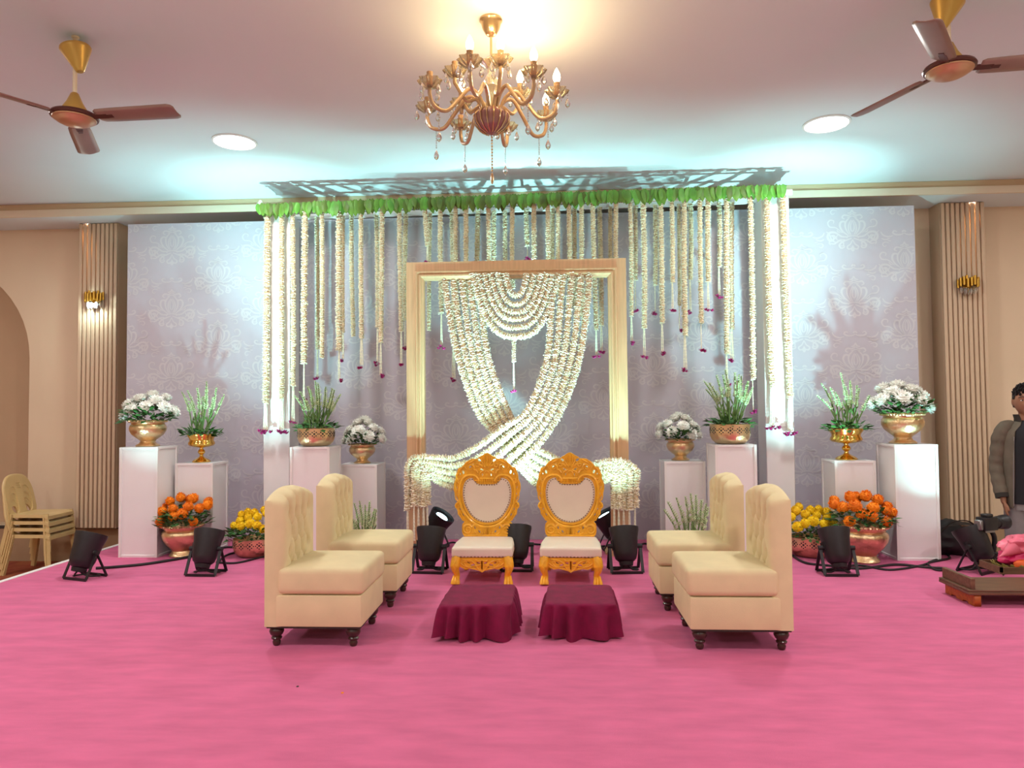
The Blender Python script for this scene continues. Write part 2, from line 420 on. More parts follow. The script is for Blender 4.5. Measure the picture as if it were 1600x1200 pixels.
def stroke(pts, wd, ox, oz, sgn):
    c = catmull([(p[0], p[1], 0) for p in pts], 4)
    m = len(c); n0 = len(pv)
    for i, p in enumerate(c):
        t = (c[min(i + 1, m - 1)] - c[max(i - 1, 0)]).normalized()
        h = wd * .66 * (.45 + .55 * math.sin(PI * min(1, (i + .6) / m)))
        for s in (1, -1):
            pd.append(-.0006 - .00005 * sk - .000002 * i)
            pv.append((ox + sgn * (p.x - t.y * h * s) * mw, oz + (p.y + t.x * h * s) * mw))
    for i in range(m - 1):
        q = [n0 + 2 * i, n0 + 2 * i + 1, n0 + 2 * i + 3, n0 + 2 * i + 2]
        if all(-BW + .004 < pv[k][0] < BW - .004 and .01 < pv[k][1] < bz - .004 for k in q): pf.append(q if sgn < 0 else q[::-1])
cx0 = P(269, 383, BACK_Y); ox0, oz0 = cx0.x - (bx0 + bx1) / 2, cx0.z
for i in range(-3, 17):
    for j in range(-7, 4):
        ox, oz = ox0 + i * px_, oz0 + j * pz_ - (i % 2) * pz_ / 2
        if abs(ox) > BW + .6: continue
        for sgn in (1, -1):
            for pts, wd in HALFS + VINE: sk = (sk + 1) % 53; stroke(pts, wd, ox, oz, sgn)
me = bpy.data.meshes.new('damask_print'); me.from_pydata([(x, d, z) for (x, z), d in zip(pv, pd)], [], pf); me.update()
pr = mkobj('damask_print', me, M['banner_print'], bd); pr['kind'] = 'stuff'

# ------------------------------------------------------------------ white columns and the bar they carry
BAR_Y0, BAR_Y1 = 6.95, 7.22
cl0, cl1 = P(412, 500, 6.97).x, P(453, 500, 6.97).x
cr0, cr1 = P(1193, 500, 6.97).x, P(1237, 500, 6.97).x
ztl, ztr = P(410, 322, BAR_Y0).z, P(1225, 292, BAR_Y0).z
ar = thing('garland_stand', ((cl0 + cr1) / 2, 7.08, 0), 0, 'white goalpost stand of two square columns and crossbars carrying leaves and flower strands', 'stand')
ox = -(cl0 + cr1) / 2
for a, b, zt in ((cl0, cl1, ztl), (cr0, cr1, ztr)):
    MB().box((a + ox, -.11, 0), (b + ox, .15, zt - .09)).build('column', M['white'], ar, .006, 1)
    MB().box((a + ox - .004, -.114, 1.16), (b + ox + .004, .154, 1.166)).build('column_joint', M['white_edge'], ar)
for yy in (BAR_Y0 - 7.08 + .02, BAR_Y1 - 7.08):
    MB().bar((cl0 + ox - .03, yy, ztl - .05), (cr1 + ox + .03, yy, ztr - .05), .035, .05).build('crossbar', M['white'], ar)
for k in range(7):
    x = cl0 + (cr1 - cl0) * k / 6 + ox; z = ztl + (ztr - ztl) * k / 6 - .05
    MB().bar((x, BAR_Y0 - 7.06, z), (x, BAR_Y1 - 7.08, z), .03, .03).build('tie_bar', M['white'], ar)
def barz(x): return ztl + (ztr - ztl) * (x - cl0) / (cr1 - cl0)

# garland of leaves along the front bar
lg = thing('leaf_garland', (0, BAR_Y0 - .03, 0), 0, 'green mango leaf garland along the top bar above the white flower strands', 'garland')
def leaf_mesh(name, L, W, n=6):
    v, f = [], []
    for i in range(n + 1):
        t = i / n; h = W * (math.sin(PI * t ** .8) ** .8) * (1 if t < 1 else 0) + .002
        y = .012 * math.sin(PI * t)
        v += [(-h, -y + .01 * h / W, -L * t), (0, -y, -L * t), (h, -y + .01 * h / W, -L * t)]
    for i in range(n):
        for k in (0, 1): f.append((3 * i + k, 3 * i + k + 1, 3 * i + k + 4, 3 * i + k + 3))
    me = bpy.data.meshes.new(name); me.from_pydata(v, [], f); me.polygons.foreach_set('use_smooth', [True] * len(f)); me.update(); return me
rng = random.Random(4)
lms = [leaf_mesh('leaf', .135, .030), leaf_mesh('leaf', .15, .036), leaf_mesh('leaf', .12, .026)]
NL = 285
xl, xr = P(409, 325, BAR_Y0).x, P(1224, 300, BAR_Y0).x
for i in range(NL):
    x = xl + (xr - xl) * (i + rng.uniform(-.3, .3)) / NL
    o = mkobj('leaf', rng.choice(lms), M['leaf'], lg)
    o.location = (x, -.05 - .030 * rng.random(), barz(x) + rng.uniform(-.008, .008))
    o.rotation_euler = (rng.uniform(-.12, .25), rng.uniform(-.28, .28), rng.uniform(-.5, .5))
    s = rng.uniform(.88, 1.1); o.scale = (s, s, s)
MB().tube([(xl - .02, 0, barz(xl)), (xr + .02, 0, barz(xr))], .009, 6).build('cord', M['leaf'], lg)
# cloth knot at the left end
kn = MB(); q = P(407, 322, BAR_Y0 - .05)
for k in range(7): kn.ball((q.x + rng.uniform(-.02, .02), q.y + rng.uniform(-.02, .02), q.z + rng.uniform(-.05, .03)), (.022, .02, .035), 8, 5)
o = kn.build('cloth_knot', M['white'], None); setp(o, 'crumpled white cloth knot tied at the left end of the leafy bar', 'knot')

# ------------------------------------------------------------------ flower strands
def flower_rope(path, r, rng, taper=False, petals=8, gap=.30):
    """strung flowers: a core with rings of small petals"""
    mb = MB(); path = resample(path, r * gap); m = len(path)
    if m < 3: return mb
    fr = frames(path)
    mb.tube(path[::3] + [path[-1]], r * .62, 8); mb.ncore = len(mb.f)
    for i, p in enumerate(path):
        t, a, b = fr[i]; big = rng.random() < .04
        tilt = a * rng.uniform(-.22, .22) + b * rng.uniform(-.22, .22)
        t2 = (t + tilt).normalized(); q0 = rng.random() * 6.28
        rr = r * rng.uniform(.86, 1.08) * (1.12 if big else 1)
        off = (a * rng.uniform(-1, 1) + b * rng.uniform(-1, 1)) * r * .10
        vs, fs = [], []
        for k in range(petals):
            q = q0 + 2 * PI * k / petals + rng.uniform(-.2, .2); w_ = .50 * (.9 + .4 * rng.random())
            L = rr * rng.uniform(.84, 1.02) * (.88 if rng.random() < .3 else 1)
            d0 = a * math.cos(q) + b * math.sin(q); d0 = (d0 - t2 * d0.dot(t2)).normalized(); s0 = t2.cross(d0)
            c = p + off; up = rng.uniform(-.12, .26) * r
            n = len(vs); d1 = (d0 + t2 * (up / r)).normalized(); e = c + d1 * L * .66; h = r * rng.uniform(.14, .2); q1 = s0 * (w_ * r * .62); q2 = t2 * h
            vs += [e - d1 * L * .36, e + d1 * L * .36, e - q1, e + q1, e - q2, e + q2]
            fs += [(n + 1, n + 3, n + 5), (n + 1, n + 5, n + 2), (n + 1, n + 2, n + 4), (n + 1, n + 4, n + 3), (n, n + 5, n + 3), (n, n + 2, n + 5), (n, n + 4, n + 2), (n, n + 3, n + 4)]
        mb.add(vs, fs, True)
    return mb
def build_rope(mb, m, parent):
    me = mb.mesh('strung_flowers'); me.materials.append(m); me.materials.append(M['jas_core'])
    idx = [0] * len(me.polygons)
    for i in range(getattr(mb, 'ncore', 0)): idx[i] = 1
    me.polygons.foreach_set('material_index', idx)
    return mkobj('strung_flowers', me, None, parent)
def thread_mb(x, y, z0, z1, n, spread, rng):
    mb = MB()
    for k in range(n):
        a = (k - (n - 1) / 2)
        pts = [(x + a * spread * .35, y, z0 + .02), (x + a * spread * .8 + rng.uniform(-.002, .002), y - .004 * (k % 2), (z0 + z1) / 2), (x + a * spread, y, z1)]
        pts = catmull(pts, 4)
        L = (z0 - z1)
        pp = resample(pts, .016); rs = [.0062 if i % 2 else .0038 for i in range(len(pp))]
        if len(pp) > 2: mb.tube(pp, rs, 5)
    return mb
def rose_mb(c, s, rng, n=3):
    mb = MB()
    for k in range(n):
        o = Vector(c) + Vector((rng.uniform(-.7, .7) * s, rng.uniform(-.4, .2) * s, rng.uniform(-.35, .35) * s))
        rr = s * rng.uniform(.45, .62)
        mb.ball(o, (rr * .6, rr * .6, rr * .5), 8, 5)
        for j in range(9):
            q = j * 2.4; e = .15 + .09 * j
            d = Vector((math.cos(q), math.sin(q), .5 - .13 * j)).normalized(); sd = d.cross(Vector((0, 0, 1))).normalized(); up = sd.cross(d)
            mb.add([o + d * rr * .3 - sd * rr * .3, o + d * rr * .3 + sd * rr * .3, o + d * rr * 1.05 + sd * rr * .42 + up * rr * .3, o + d * rr * 1.12 + up * rr * .4, o + d * rr * 1.05 - sd * rr * .42 + up * rr * .3], [(0, 1, 2, 3, 4)], True)
    return mb
TENS = ['', '', 'twenty', 'thirty', 'forty', 'fifty']
ORD = ['zeroth', 'first', 'second', 'third', 'fourth', 'fifth', 'sixth', 'seventh', 'eighth', 'ninth', 'tenth', 'eleventh', 'twelfth', 'thirteenth', 'fourteenth', 'fifteenth', 'sixteenth', 'seventeenth', 'eighteenth', 'nineteenth']
def ordinal(n):
    if n < 20: return ORD[n]
    return {20: 'twentieth', 30: 'thirtieth', 40: 'fortieth', 50: 'fiftieth'}[n] if n % 10 == 0 else TENS[n // 10] + '-' + ORD[n % 10]
# x at top, x at bottom, width px, y of flower end, y of rose (0: none), rows (0 front bar, 1 rear bar), threads
STR = [(418, 415, 11.5, 631, 675, 0, 4), (440, 440, 10, 624, 675, 0, 4), (457, 458, 9.5, 603, 660, 0, 3), (477, 475, 11.5, 568, 626, 0, 2), (495, 496, 8.5, 545, 593, 1, 2), (503, 503, 8.5, 560, 0, 0, 0),
       (530, 530, 12, 548, 595, 0, 2), (536, 536, 7, 520, 563, 1, 2), (549, 552, 8.5, 526, 0, 1, 0), (564, 565, 9, 528, 574, 0, 3), (588, 590, 8.5, 512, 569, 1, 2), (597, 595, 9.5, 536, 588, 0, 2),
       (624, 627, 9, 518, 572, 0, 2), (634, 633, 9, 500, 544, 1, 1), (664, 668, 9, 385, 411, 0, 2), (672, 670, 8, 516, 0, 1, 0), (688, 690, 9.5, 490, 543, 0, 2), (706, 709, 8.5, 540, 594, 1, 3), (712, 713, 8.5, 470, 0, 0, 0),
       (728, 728, 9, 480, 0, 0, 0), (747, 746, 9.5, 470, 0, 1, 0), (763, 764, 8.5, 470, 0, 0, 0), (772, 772, 8.5, 465, 0, 1, 0), (789, 789, 8, 462, 0, 1, 0), (801, 801, 8.5, 452, 0, 0, 0),
       (822, 824, 9, 385, 406, 1, 1), (834, 834, 9, 470, 0, 0, 0), (856, 857, 9, 480, 0, 0, 0), (864, 864, 8, 470, 0, 1, 0), (872, 872, 8, 460, 0, 0, 0), (889, 890, 9, 480, 0, 0, 0), (898, 898, 9, 480, 0, 1, 0),
       (909, 910, 9, 495, 545, 0, 2), (926, 932, 9, 516, 558, 0, 2), (937, 940, 9, 508, 552, 1, 2), (954, 955, 7.5, 450, 0, 1, 0), (963, 963, 9, 470, 0, 0, 0),
       (985, 987, 8, 495, 537, 0, 2), (993, 993, 8, 438, 487, 1, 1), (1005, 1007, 10, 513, 558, 0, 2), (1024, 1024, 8.5, 446, 490, 1, 1), (1033, 1035, 9.5, 505, 553, 0, 2), (1050, 1051, 8.5, 441, 485, 0, 2),
       (1061, 1062, 7, 478, 518, 1, 1), (1070, 1071, 10, 525, 579, 0, 3), (1079, 1079, 8.5, 437, 489, 1, 2), (1094, 1096, 9, 506, 549, 0, 1), (1107, 1107, 9.5, 441, 485, 0, 2), (1124, 1124, 8.5, 417, 464, 1, 2),
       (1136, 1136, 10, 553, 603, 0, 2), (1144, 1144, 8.5, 515, 564, 1, 3), (1173, 1177, 9.5, 594, 644, 0, 1), (1199, 1207, 11, 605, 669, 0, 4), (1224, 1235, 11, 622, 678, 0, 4)]
rng = random.Random(11)
NS = len(STR)
for i, (xt, xb, wp, ye, yr, row, nth) in enumerate(STR):
    Y = BAR_Y0 - .045 if row == 0 else BAR_Y1 - .07
    top = P(xt, 340, Y); zt = barz(top.x) - .075
    e = P(xb, ye, Y); r = wp / 2 / FPX * Y * 1.12
    t = thing('flower_strand', (top.x, Y, zt), 0, '%s white flower strand under the leafy bar, %s from its left end' % ('rose-tipped' if yr else 'plain', ordinal(i + 1)), 'garland', 'flower strands under the leafy bar')
    mid = ((e.x - top.x) * .5 + rng.uniform(-.008, .008), 0, (e.z - zt) * .5)
    path = catmull([(0, 0, .0), mid, (e.x - top.x, 0, e.z - zt)], 10)
    build_rope(flower_rope(path, r, rng), M['jas'], t)
    if yr:
        q = P(xb, yr, Y); x1 = q.x - top.x
        if nth: thread_mb(x1, 0, e.z - zt, q.z - zt + .01, nth, .014, rng).build('bud_threads', M['thread'], t)
        for k in range(1 if nth < 4 else 3):
            rose_mb((x1 + (k - 1) * .034 * (nth == 4), -.01, q.z - zt), .040, rng).build('rose', M['rose'], t)

# ------------------------------------------------------------------ the gilt frame with its draped ropes
fx0, fx1 = P(636, 413, FRAME_Y).x, P(980, 600, FRAME_Y).x
fzt = .5 * (P(636, 413, FRAME_Y).z + P(976, 403, FRAME_Y).z); fw = .165
fr_ = thing('gilt_frame', ((fx0 + fx1) / 2, FRAME_Y, 0), 0, 'large upright rectangular pale gilt wooden frame standing behind the throne chairs', 'frame')
hw = (fx1 - fx0) / 2
def rail(a, b, m0, m1):
    """mitred profile board from corner a to b (outer), inner ends m0, m1"""
    mb = MB(); (ax, az), (bx, bz_) = a, b; (cx, cz), (dx, dz) = m0, m1
    lp = lambda t, p, q: (p[0] + (q[0] - p[0]) * t, p[1] + (q[1] - p[1]) * t)
    prof = [(0, .04), (0, -.04), (.52, -.04), (.56, -.058), (.62, -.058), (.66, -.046), (.72, -.046), (.76, -.06), (.84, -.06), (.90, -.04), (1, -.03), (1, .04)]
    vs = []
    for t, y in prof:
        p, q = lp(t, (ax, az), (cx, cz)), lp(t, (bx, bz_), (dx, dz)); vs += [(p[0], y, p[1]), (q[0], y, q[1])]
    n = len(prof); fs = [(2 * i, 2 * i + 1, 2 * ((i + 1) % n) + 1, 2 * ((i + 1) % n)) for i in range(n)]
    fs += [tuple(2 * i for i in range(n - 1, -1, -1)), tuple(2 * i + 1 for i in range(n))]
    return mb.add(vs, fs)
rail((-hw, fzt), (hw, fzt), (-hw + fw, fzt - fw), (hw - fw, fzt - fw)).build('top_rail', M['wood'], fr_)
rail((-hw, 0), (-hw, fzt), (-hw + fw, 0), (-hw + fw, fzt - fw)).build('side_rail', M['wood'], fr_)
rail((hw, fzt), (hw, 0), (hw - fw, fzt - fw), (hw - fw, 0)).build('side_rail', M['wood'], fr_)
for sx in (-1, 1): MB().box((sx * (hw - fw / 2) - .13, .04, 0), (sx * (hw - fw / 2) + .13, .30, .02)).build('foot_plate', M['wood'], fr_)

def drape(name, pts, r, label, group, tail=None, thr=None, seed=0):
    """pts: (px, py, Y); tail: (x px, y px of flower end, Y, y px of thread end)"""
    rg = random.Random(seed)
    W3 = [P(*p) for p in pts]
    if tail: W3 += [P(tail[0], pts[-1][1] + 12, tail[2]), P(tail[0], (pts[-1][1] + tail[1]) / 2, tail[2]), P(tail[0], tail[1], tail[2])]
    path = catmull(W3, 12); o = W3[0]
    t = thing(name, o, 0, label, 'garland', group)
    build_rope(flower_rope([p - o for p in path], r, rg, gap=.30), M['jas2'], t)
    if tail and tail[3]:
        a, b = P(tail[0], tail[1], tail[2]) - o, P(tail[0], tail[3], tail[2]) - o
        thread_mb(b.x, a.y, a.z, b.z, 2, .012, rg).build('bud_threads', M['thread'], t)
    return t
YB, YF = FRAME_Y + .0, FRAME_Y - .105
R_D = .042
# ropes that fall from the left half of the top rail and are tied to the right side rail
for k in range(5):
    u = k / 4
    top = 696 + 50 * u
    pts = [(top, 428, YB - .0), (top + 3 + 2 * u, 470, YB - .01), (717 + 46 * u, 560, YB - .02), (745 + 48 * u, 640, YB - .01), (783 + 42 * u - 4, 692 + 6 * u - 8, YB - .01),
           (838 - 4 * u, 756 - 56 * u, YB - .02), (900 - 2 * u, 768 - 40 * u, YB - .06), (944, 752 - 30 * u, YF - .03), (962 + 7 * u, 737 - 16 * u, YF - .05)]
    xt = [960, 967, 975, 984, 993][k]
    drape('draped_flower_rope', pts, R_D, 'flower rope from upper left to right rail of the gilt frame, %s from outside' % ordinal(k + 1), 'ropes tied to the right rail',
          (xt, 797 - (k == 4) * 4, YF - .05 - .012 * (k % 2), 834 if k < 4 else 862), seed=50 + k)
# ropes that fall from the right half and are tied to the left side rail, in front
for k in range(5):
    u = k / 4
    top = 920 - 52 * u
    pts = [(top, 428, YB - .03), (top - 2 - 4 * u, 470, YB - .05), (905 - 50 * u, 560, YB - .07), (877 - 52 * u, 640, YB - .09), (836 - 48 * u, 700 - 32 * u, YB - .10),
           (770 - 30 * u, 756 - 54 * u, YB - .10), (720 - 12 * u, 763 - 47 * u, YB - .11), (686 - 6 * u, 753 - 38 * u, YF - .03), (670 - 20 * u, 738 - 22 * u, YF - .05)]
    xt = [668, 662, 654, 647, 637][k]
    drape('draped_flower_rope', pts, R_D, 'flower rope from upper right to left rail of the gilt frame, %s from outside' % ordinal(k + 1), 'ropes tied to the left rail',
          (xt, [790, 792, 792, 790, 797][k], YF - .06 - .012 * (k % 2), [858, 846, 850, 846, 842][k]), seed=70 + k)
# swags in the middle of the top rail
SW = [(789, 822, 469), (777, 833, 483), (766, 844, 495), (756, 853, 506), (746, 862, 519), (738, 872, 533)]
for k, (a, b, yb) in enumerate(SW):
    c, h = (a + b) / 2 + 1, (b - a) / 2
    pts = []
    for i in range(15):
        v = -1 + 2 * i / 14
        yy = 428 + (yb - 7 - 428) * (1 - abs(v) ** 2.3) ** .95
        xx = c + h * math.copysign(abs(v) ** .8, v)
        pts.append((xx, yy, YB - .05 - .006 * (6 - k)))
    drape('flower_swag', pts, .040, 'U-shaped white flower swag inside the top of the gilt frame, %s from the innermost' % ordinal(k + 1), 'nested swags', seed=90 + k)
# centre drop below the swags
t = thing('flower_drop', P(803, 530, YB - .04), 0, 'short flower drop with a crimson rose below the middle of the swags', 'garland')
o = P(803, 530, YB - .04); e = P(803, 566, YB - .04) - o; q = P(803, 612, YB - .04) - o
rng = random.Random(5)
build_rope(flower_rope([(0, 0, 0), e * .5, e], .024, rng), M['jas2'], t)
thread_mb(q.x, 0, e.z, q.z + .01, 2, .006, rng).build('bud_threads', M['thread'], t)
rose_mb(q, .034, rng).build('rose', M['rose'], t)

# ------------------------------------------------------------------ white pedestals
PED = {}
def pedestal(key, xl, xr, yt, Yf, label, dep=.35):
    a, b = P(xl, yt, Yf), P(xr, yt, Yf)
    wd = b.x - a.x; zt = (a.z + b.z) / 2; cx = (a.x + b.x) / 2
    t = thing('display_pedestal', (cx, Yf + dep / 2, 0), 0, label, 'pedestal', 'white display pedestals')
    h = wd / 2; e = .022
    bm = bmesh.new()
    bmesh.ops.create_cube(bm, size=1)
    for v in bm.verts: v.co = (v.co.x * wd, v.co.y * dep, (v.co.z + .5) * zt)
    sides = [f for f in bm.faces if abs(f.normal.z) < .5]
    for f in sides: bmesh.ops.inset_region(bm, faces=[f], thickness=e + .006, depth=0)
    for f in sides: bmesh.ops.inset_region(bm, faces=[f], thickness=.006, depth=-.007)
    me = bpy.data.meshes.new('board_box'); bm.to_mesh(me); bm.free()
    mkobj('board_box', me, M['white'], t)
    hd = dep / 2
    for sy in (-1, 1):
        for sx in (-1, 1): MB().box((sx * (h - e / 2) - e / 2, sy * (hd + .002) - .003, .0), (sx * (h - e / 2) + e / 2, sy * (hd + .002) + .003, zt)).build('edge_strip', M['white_edge'], t)
    PED[key] = (cx, Yf + dep / 2, zt)
pedestal('L1', 187, 247, 699, 6.47, 'tall white pedestal under the footed brass urn of white flowers, nearest the left fluted pilaster')
pedestal('L2', 274, 333, 724, 6.72, 'shorter white pedestal under the gold compote, behind the orange marigolds on the left', .32)
pedestal('L3', 453, 515, 698.5, 6.36, 'tall white pedestal under the pierced brass bowl, beside the left white column')
pedestal('L4', 530, 589, 726, 6.78, 'shorter white pedestal under the small urn, between left column and gilt frame')
pedestal('R1', 1038, 1102, 721, 6.72, 'shorter white pedestal under the small urn, between gilt frame and right column', .32)
pedestal('R2', 1117, 1182, 695, 6.38, 'tall white pedestal under the pierced brass bowl, beside the right white column')
pedestal('R3', 1304, 1368, 720, 6.62, 'shorter white pedestal under the gold compote, behind the orange marigolds on the right', .32)
pedestal('R4', 1397, 1465, 694.5, 6.42, 'tall white pedestal under the footed brass urn of white flowers, nearest the right fluted pilaster')

# ------------------------------------------------------------------ vessels
URN = [(.0, 0), (.62, 0), (.66, .03), (.60, .07), (.46, .12), (.40, .20), (.46, .25), (.62, .33), (.86, .46), (.98, .60), (1.0, .70), (.96, .80), (.88, .86), (.90, .91), (.99, .95), (1.0, 1.0), (.94, 1.0), (.84, .86), (.80, .55), (.0, .45)]
BOWL = [(.0, 0), (.62, 0), (.74, .05), (.90, .22), (.99, .45), (1.0, .65), (.99, .92), (1.0, 1.0), (.95, 1.0), (.93, .7), (.8, .3), (.0, .2)]
COMPOTE = [(.0, 0), (.62, 0), (.64, .03), (.52, .09), (.30, .14), (.14, .20), (.12, .27), (.22, .31), (.26, .37), (.20, .43), (.12, .46), (.14, .50), (.40, .53), (.82, .58), (.92, .64), (.90, .70), (.82, .76), (.84, .84), (.97, .93), (1.0, 1.0), (.93, 1.0), (.8, .85), (.6, .66), (.0, .6)]
FLOORURN = [(.0, 0), (.60, 0), (.64, .03), (.60, .08), (.52, .13), (.50, .18), (.56, .24), (.78, .38), (.95, .55), (1.0, .68), (.97, .77), (.86, .83), (.88, .86), (.97, .93), (1.0, 1.0), (.95, 1.0), (.84, .84), (.8, .5), (.0, .4)]
def vessel(name, prof, loc, r, h, m, label, cat='vase', holes=0):
    t = thing(name, loc, 0, label, cat)
    foot = prof[0:7]
    MB().lathe([(a * r, b * h) for a, b in prof], 40).build('body', m, t)
    if name == 'floor_urn' or name == 'footed_urn':
        mb = MB()
        for k in range(44):
            q = 2 * PI * k / 44
            mb.ball((.97 * r * math.cos(q), .97 * r * math.sin(q), h * .955), (.016, .016, h * .045), 6, 4)
        mb.build('rim_beading', m, t)
    if holes:
        mb = MB()
        for k in range(holes):
            q = 2 * PI * k / holes
            for dx, dz, s in ((0, 0, .010), (-.018, .014, .007), (.018, .014, .007), (-.016, -.016, .007), (.016, -.016, .007), (0, .026, .006), (0, -.028, .006), (-.032, 0, .006), (.032, 0, .006)):
                A = q + dx / r
                Mx = Matrix.Translation((math.cos(A) * r * .992, math.sin(A) * r * .992, h * .70 + dz * min(1, h / .16))) @ Matrix.Rotation(A, 4, 'Z') @ Matrix.Rotation(PI / 2, 4, 'Y')
                mb.lathe([(s, 0), (s * .9, .0025)], 8, M=Mx)
        o = mb.build('pierced_holes', M['dark'], t)
    return t
def on_ped(key, px, dy=0): 
    cx, cy, z = PED[key]
    return (P(px, 690, cy + dy).x, cy + dy, z + .001)
PX = .00596
V = {}
def put(key, name, prof, loc, wpx, hpx, m, label, holes=0, cat='vase'):
    s = loc[1] / FPX
    r, h = wpx * s / 2, hpx * s
    vessel(name, prof, loc, r, h, m, label, cat, holes); V[key] = (Vector(loc) + Vector((0, 0, h)), r)
put('L1', 'footed_urn', URN, on_ped('L1', 231), 55, 42, M['brass'], 'footed hammered brass urn on the tall white pedestal nearest the left pilaster')
put('L2', 'gold_compote', COMPOTE, on_ped('L2', 315), 44, 45, M['gold'], 'shiny gold compote on the shorter pedestal left of the left white column')
put('L3', 'pierced_bowl', BOWL, on_ped('L3', 494), 58, 28, M['brass'], 'pierced brass bowl on the tall pedestal beside the left white column', 14)
put('L4', 'footed_urn', URN, on_ped('L4', 566), 41, 31, M['brass'], 'small footed brass urn on the shorter pedestal left of the gilt frame')
put('R1', 'footed_urn', URN, on_ped('R1', 1063), 42, 33, M['brass'], 'small footed brass urn on the shorter pedestal right of the gilt frame')
put('R2', 'pierced_bowl', BOWL, on_ped('R2', 1141), 61, 30, M['brass'], 'pierced brass bowl on the tall pedestal beside the right white column', 14)
put('R3', 'gold_compote', COMPOTE, on_ped('R3', 1322), 50, 47, M['gold'], 'shiny gold compote on the shorter pedestal right of the right white column')
put('R4', 'footed_urn', URN, on_ped('R4', 1411), 59, 46, M['brass'], 'footed hammered brass urn on the tall white pedestal nearest the right pilaster')
def fl(px, py): q = F(px, py); return (q.x, q.y, .001)
put('LO', 'floor_urn', FLOORURN, fl(285, 868), 62, 50, M['brass'], 'large brass urn of orange marigolds on the carpet at the left')
put('LY', 'floor_bowl', BOWL, fl(396, 868), 62, 28, M['brass'], 'low pierced brass bowl of yellow marigolds on the carpet at the left', 14)
put('RY', 'floor_bowl', BOWL, fl(1268, 868), 66, 29, M['brass'], 'low pierced brass bowl of yellow marigolds on the carpet at the right', 14)
put('RO', 'floor_urn', FLOORURN, fl(1350, 877), 70, 56, M['brass'], 'large brass urn of orange marigolds on the carpet at the right')
put('LT', 'floor_bowl', BOWL, (P(566, 800, 6.32).x, 6.32, .001), 44, 20, M['brass'], 'low brass bowl on the floor behind the rear left sofa chair')
put('RT', 'floor_bowl', BOWL, (P(1076, 800, 6.22).x, 6.22, .001), 48, 20, M['brass'], 'low brass bowl on the floor behind the rear right sofa chair')

# ------------------------------------------------------------------ flowers
def petals_mesh(name, layers, r, rng, cup=.3):
    """layers: (count, radius factor, elevation angle, width factor, start factor)"""
    v, f = [], []
    for n, rf, el, wf, z in layers:
        o = rng.random() * 6
        for k in range(n):
            q = o + 2 * PI * k / n + rng.uniform(-.08, .08); L = r * rf * rng.uniform(.9, 1.06); e = el + rng.uniform(-.1, .1)
            d = Vector((math.cos(q) * math.cos(e), math.sin(q) * math.cos(e), math.sin(e))); s = Vector((-math.sin(q), math.cos(q), 0)); u = s.cross(d) * -1
            u = Vector((0, 0, 1)) if u.z == 0 else u * (1 if u.z > 0 else -1)
            h = L * wf; b = Vector((0, 0, z * r)); i = len(v)
            v += [b + d * L * .1 - s * h * .3, b + d * L * .1 + s * h * .3, b + d * L * .65 - s * h + u * L * .02, b + d * L * .65 + s * h + u * L * .02, b + d * L + u * L * cup * .4]
            f += [(i, i + 1, i + 3, i + 2), (i + 2, i + 3, i + 4)]
    me = bpy.data.meshes.new(name); me.from_pydata([tuple(p) for p in v], [], f); me.update(); return me
rng = random.Random(21)
mum_me = [petals_mesh('bloom', [(22, 1.0, -.10, .16, 0), (20, .97, .15, .16, .02), (18, .88, .42, .17, .05), (15, .72, .75, .2, .08), (10, .52, 1.1, .26, .1)], 1, rng) for _ in range(2)]
for me in mum_me:                                    # a full heart under the petals
    bm = bmesh.new(); bm.from_mesh(me); bmesh.ops.create_icosphere(bm, subdivisions=2, radius=.66, matrix=Matrix.Translation((0, 0, .02)) @ Matrix.Diagonal((1, 1, .62, 1))); bm.to_mesh(me); bm.free()
mum_c = MB().ball((0, 0, .12), (.2, .2, .12), 10, 5).mesh('centre')
mar_me = [petals_mesh('bloom', [(18, .98, -.45, .20, .1), (20, 1.0, -.1, .20, .12), (20, 1.0, .2, .20, .13), (18, 1.0, .5, .20, .14), (14, .98, .8, .22, .15), (10, .95, 1.1, .24, .16), (5, .93, 1.4, .26, .17)], 1, rng, .25) for _ in range(2)]
for me in mar_me:                                    # a solid heart behind the ruffled petals
    bm = bmesh.new(); bm.from_mesh(me); bmesh.ops.create_icosphere(bm, subdivisions=2, radius=.80, matrix=Matrix.Translation((0, 0, .15))); bm.to_mesh(me); bm.free()
def foliage(c, r, h, n, rng, L=.07, droop=.2):
    mb = MB()
    for k in range(n):
        q = rng.random() * 2 * PI; rr = r * math.sqrt(rng.random()); z = h * rng.random() * (1 - .5 * (rr / r) ** 2)
        p = Vector((c[0] + rr * math.cos(q), c[1] + rr * math.sin(q), c[2] + z))
        d = Vector((math.cos(q + rng.uniform(-.6, .6)), math.sin(q + rng.uniform(-.6, .6)), rng.uniform(-droop, .9))).normalized()
        s = d.cross(Vector((rng.uniform(-.4, .4), rng.uniform(-.4, .4), 1))).normalized(); l = L * rng.uniform(.6, 1.15); w_ = l * .27
        mb.add([p, p + d * l * .45 - s * w_, p + d * l - Vector((0, 0, .1 * l)), p + d * l * .45 + s * w_], [(0, 1, 2, 3)], True)
    return mb
BLM = {}
def bloom_at(mes, p, d, s, m, parent, centre=None):
    me = rng.choice(mes); key = (me.name, m.name)
    if key not in BLM: BLM[key] = me.copy(); BLM[key].name = 'bloom'
    o = mkobj('bloom', BLM[key], m, parent); o.location = p
    o.rotation_mode = 'QUATERNION'; o.rotation_quaternion = Vector(d).to_track_quat('Z', 'Y') @ Quaternion((0, 0, 1), rng.random() * 6)
    o.scale = (s, s, s)
    if centre: c = mkobj('centre', mum_c, centre, o)
    return o
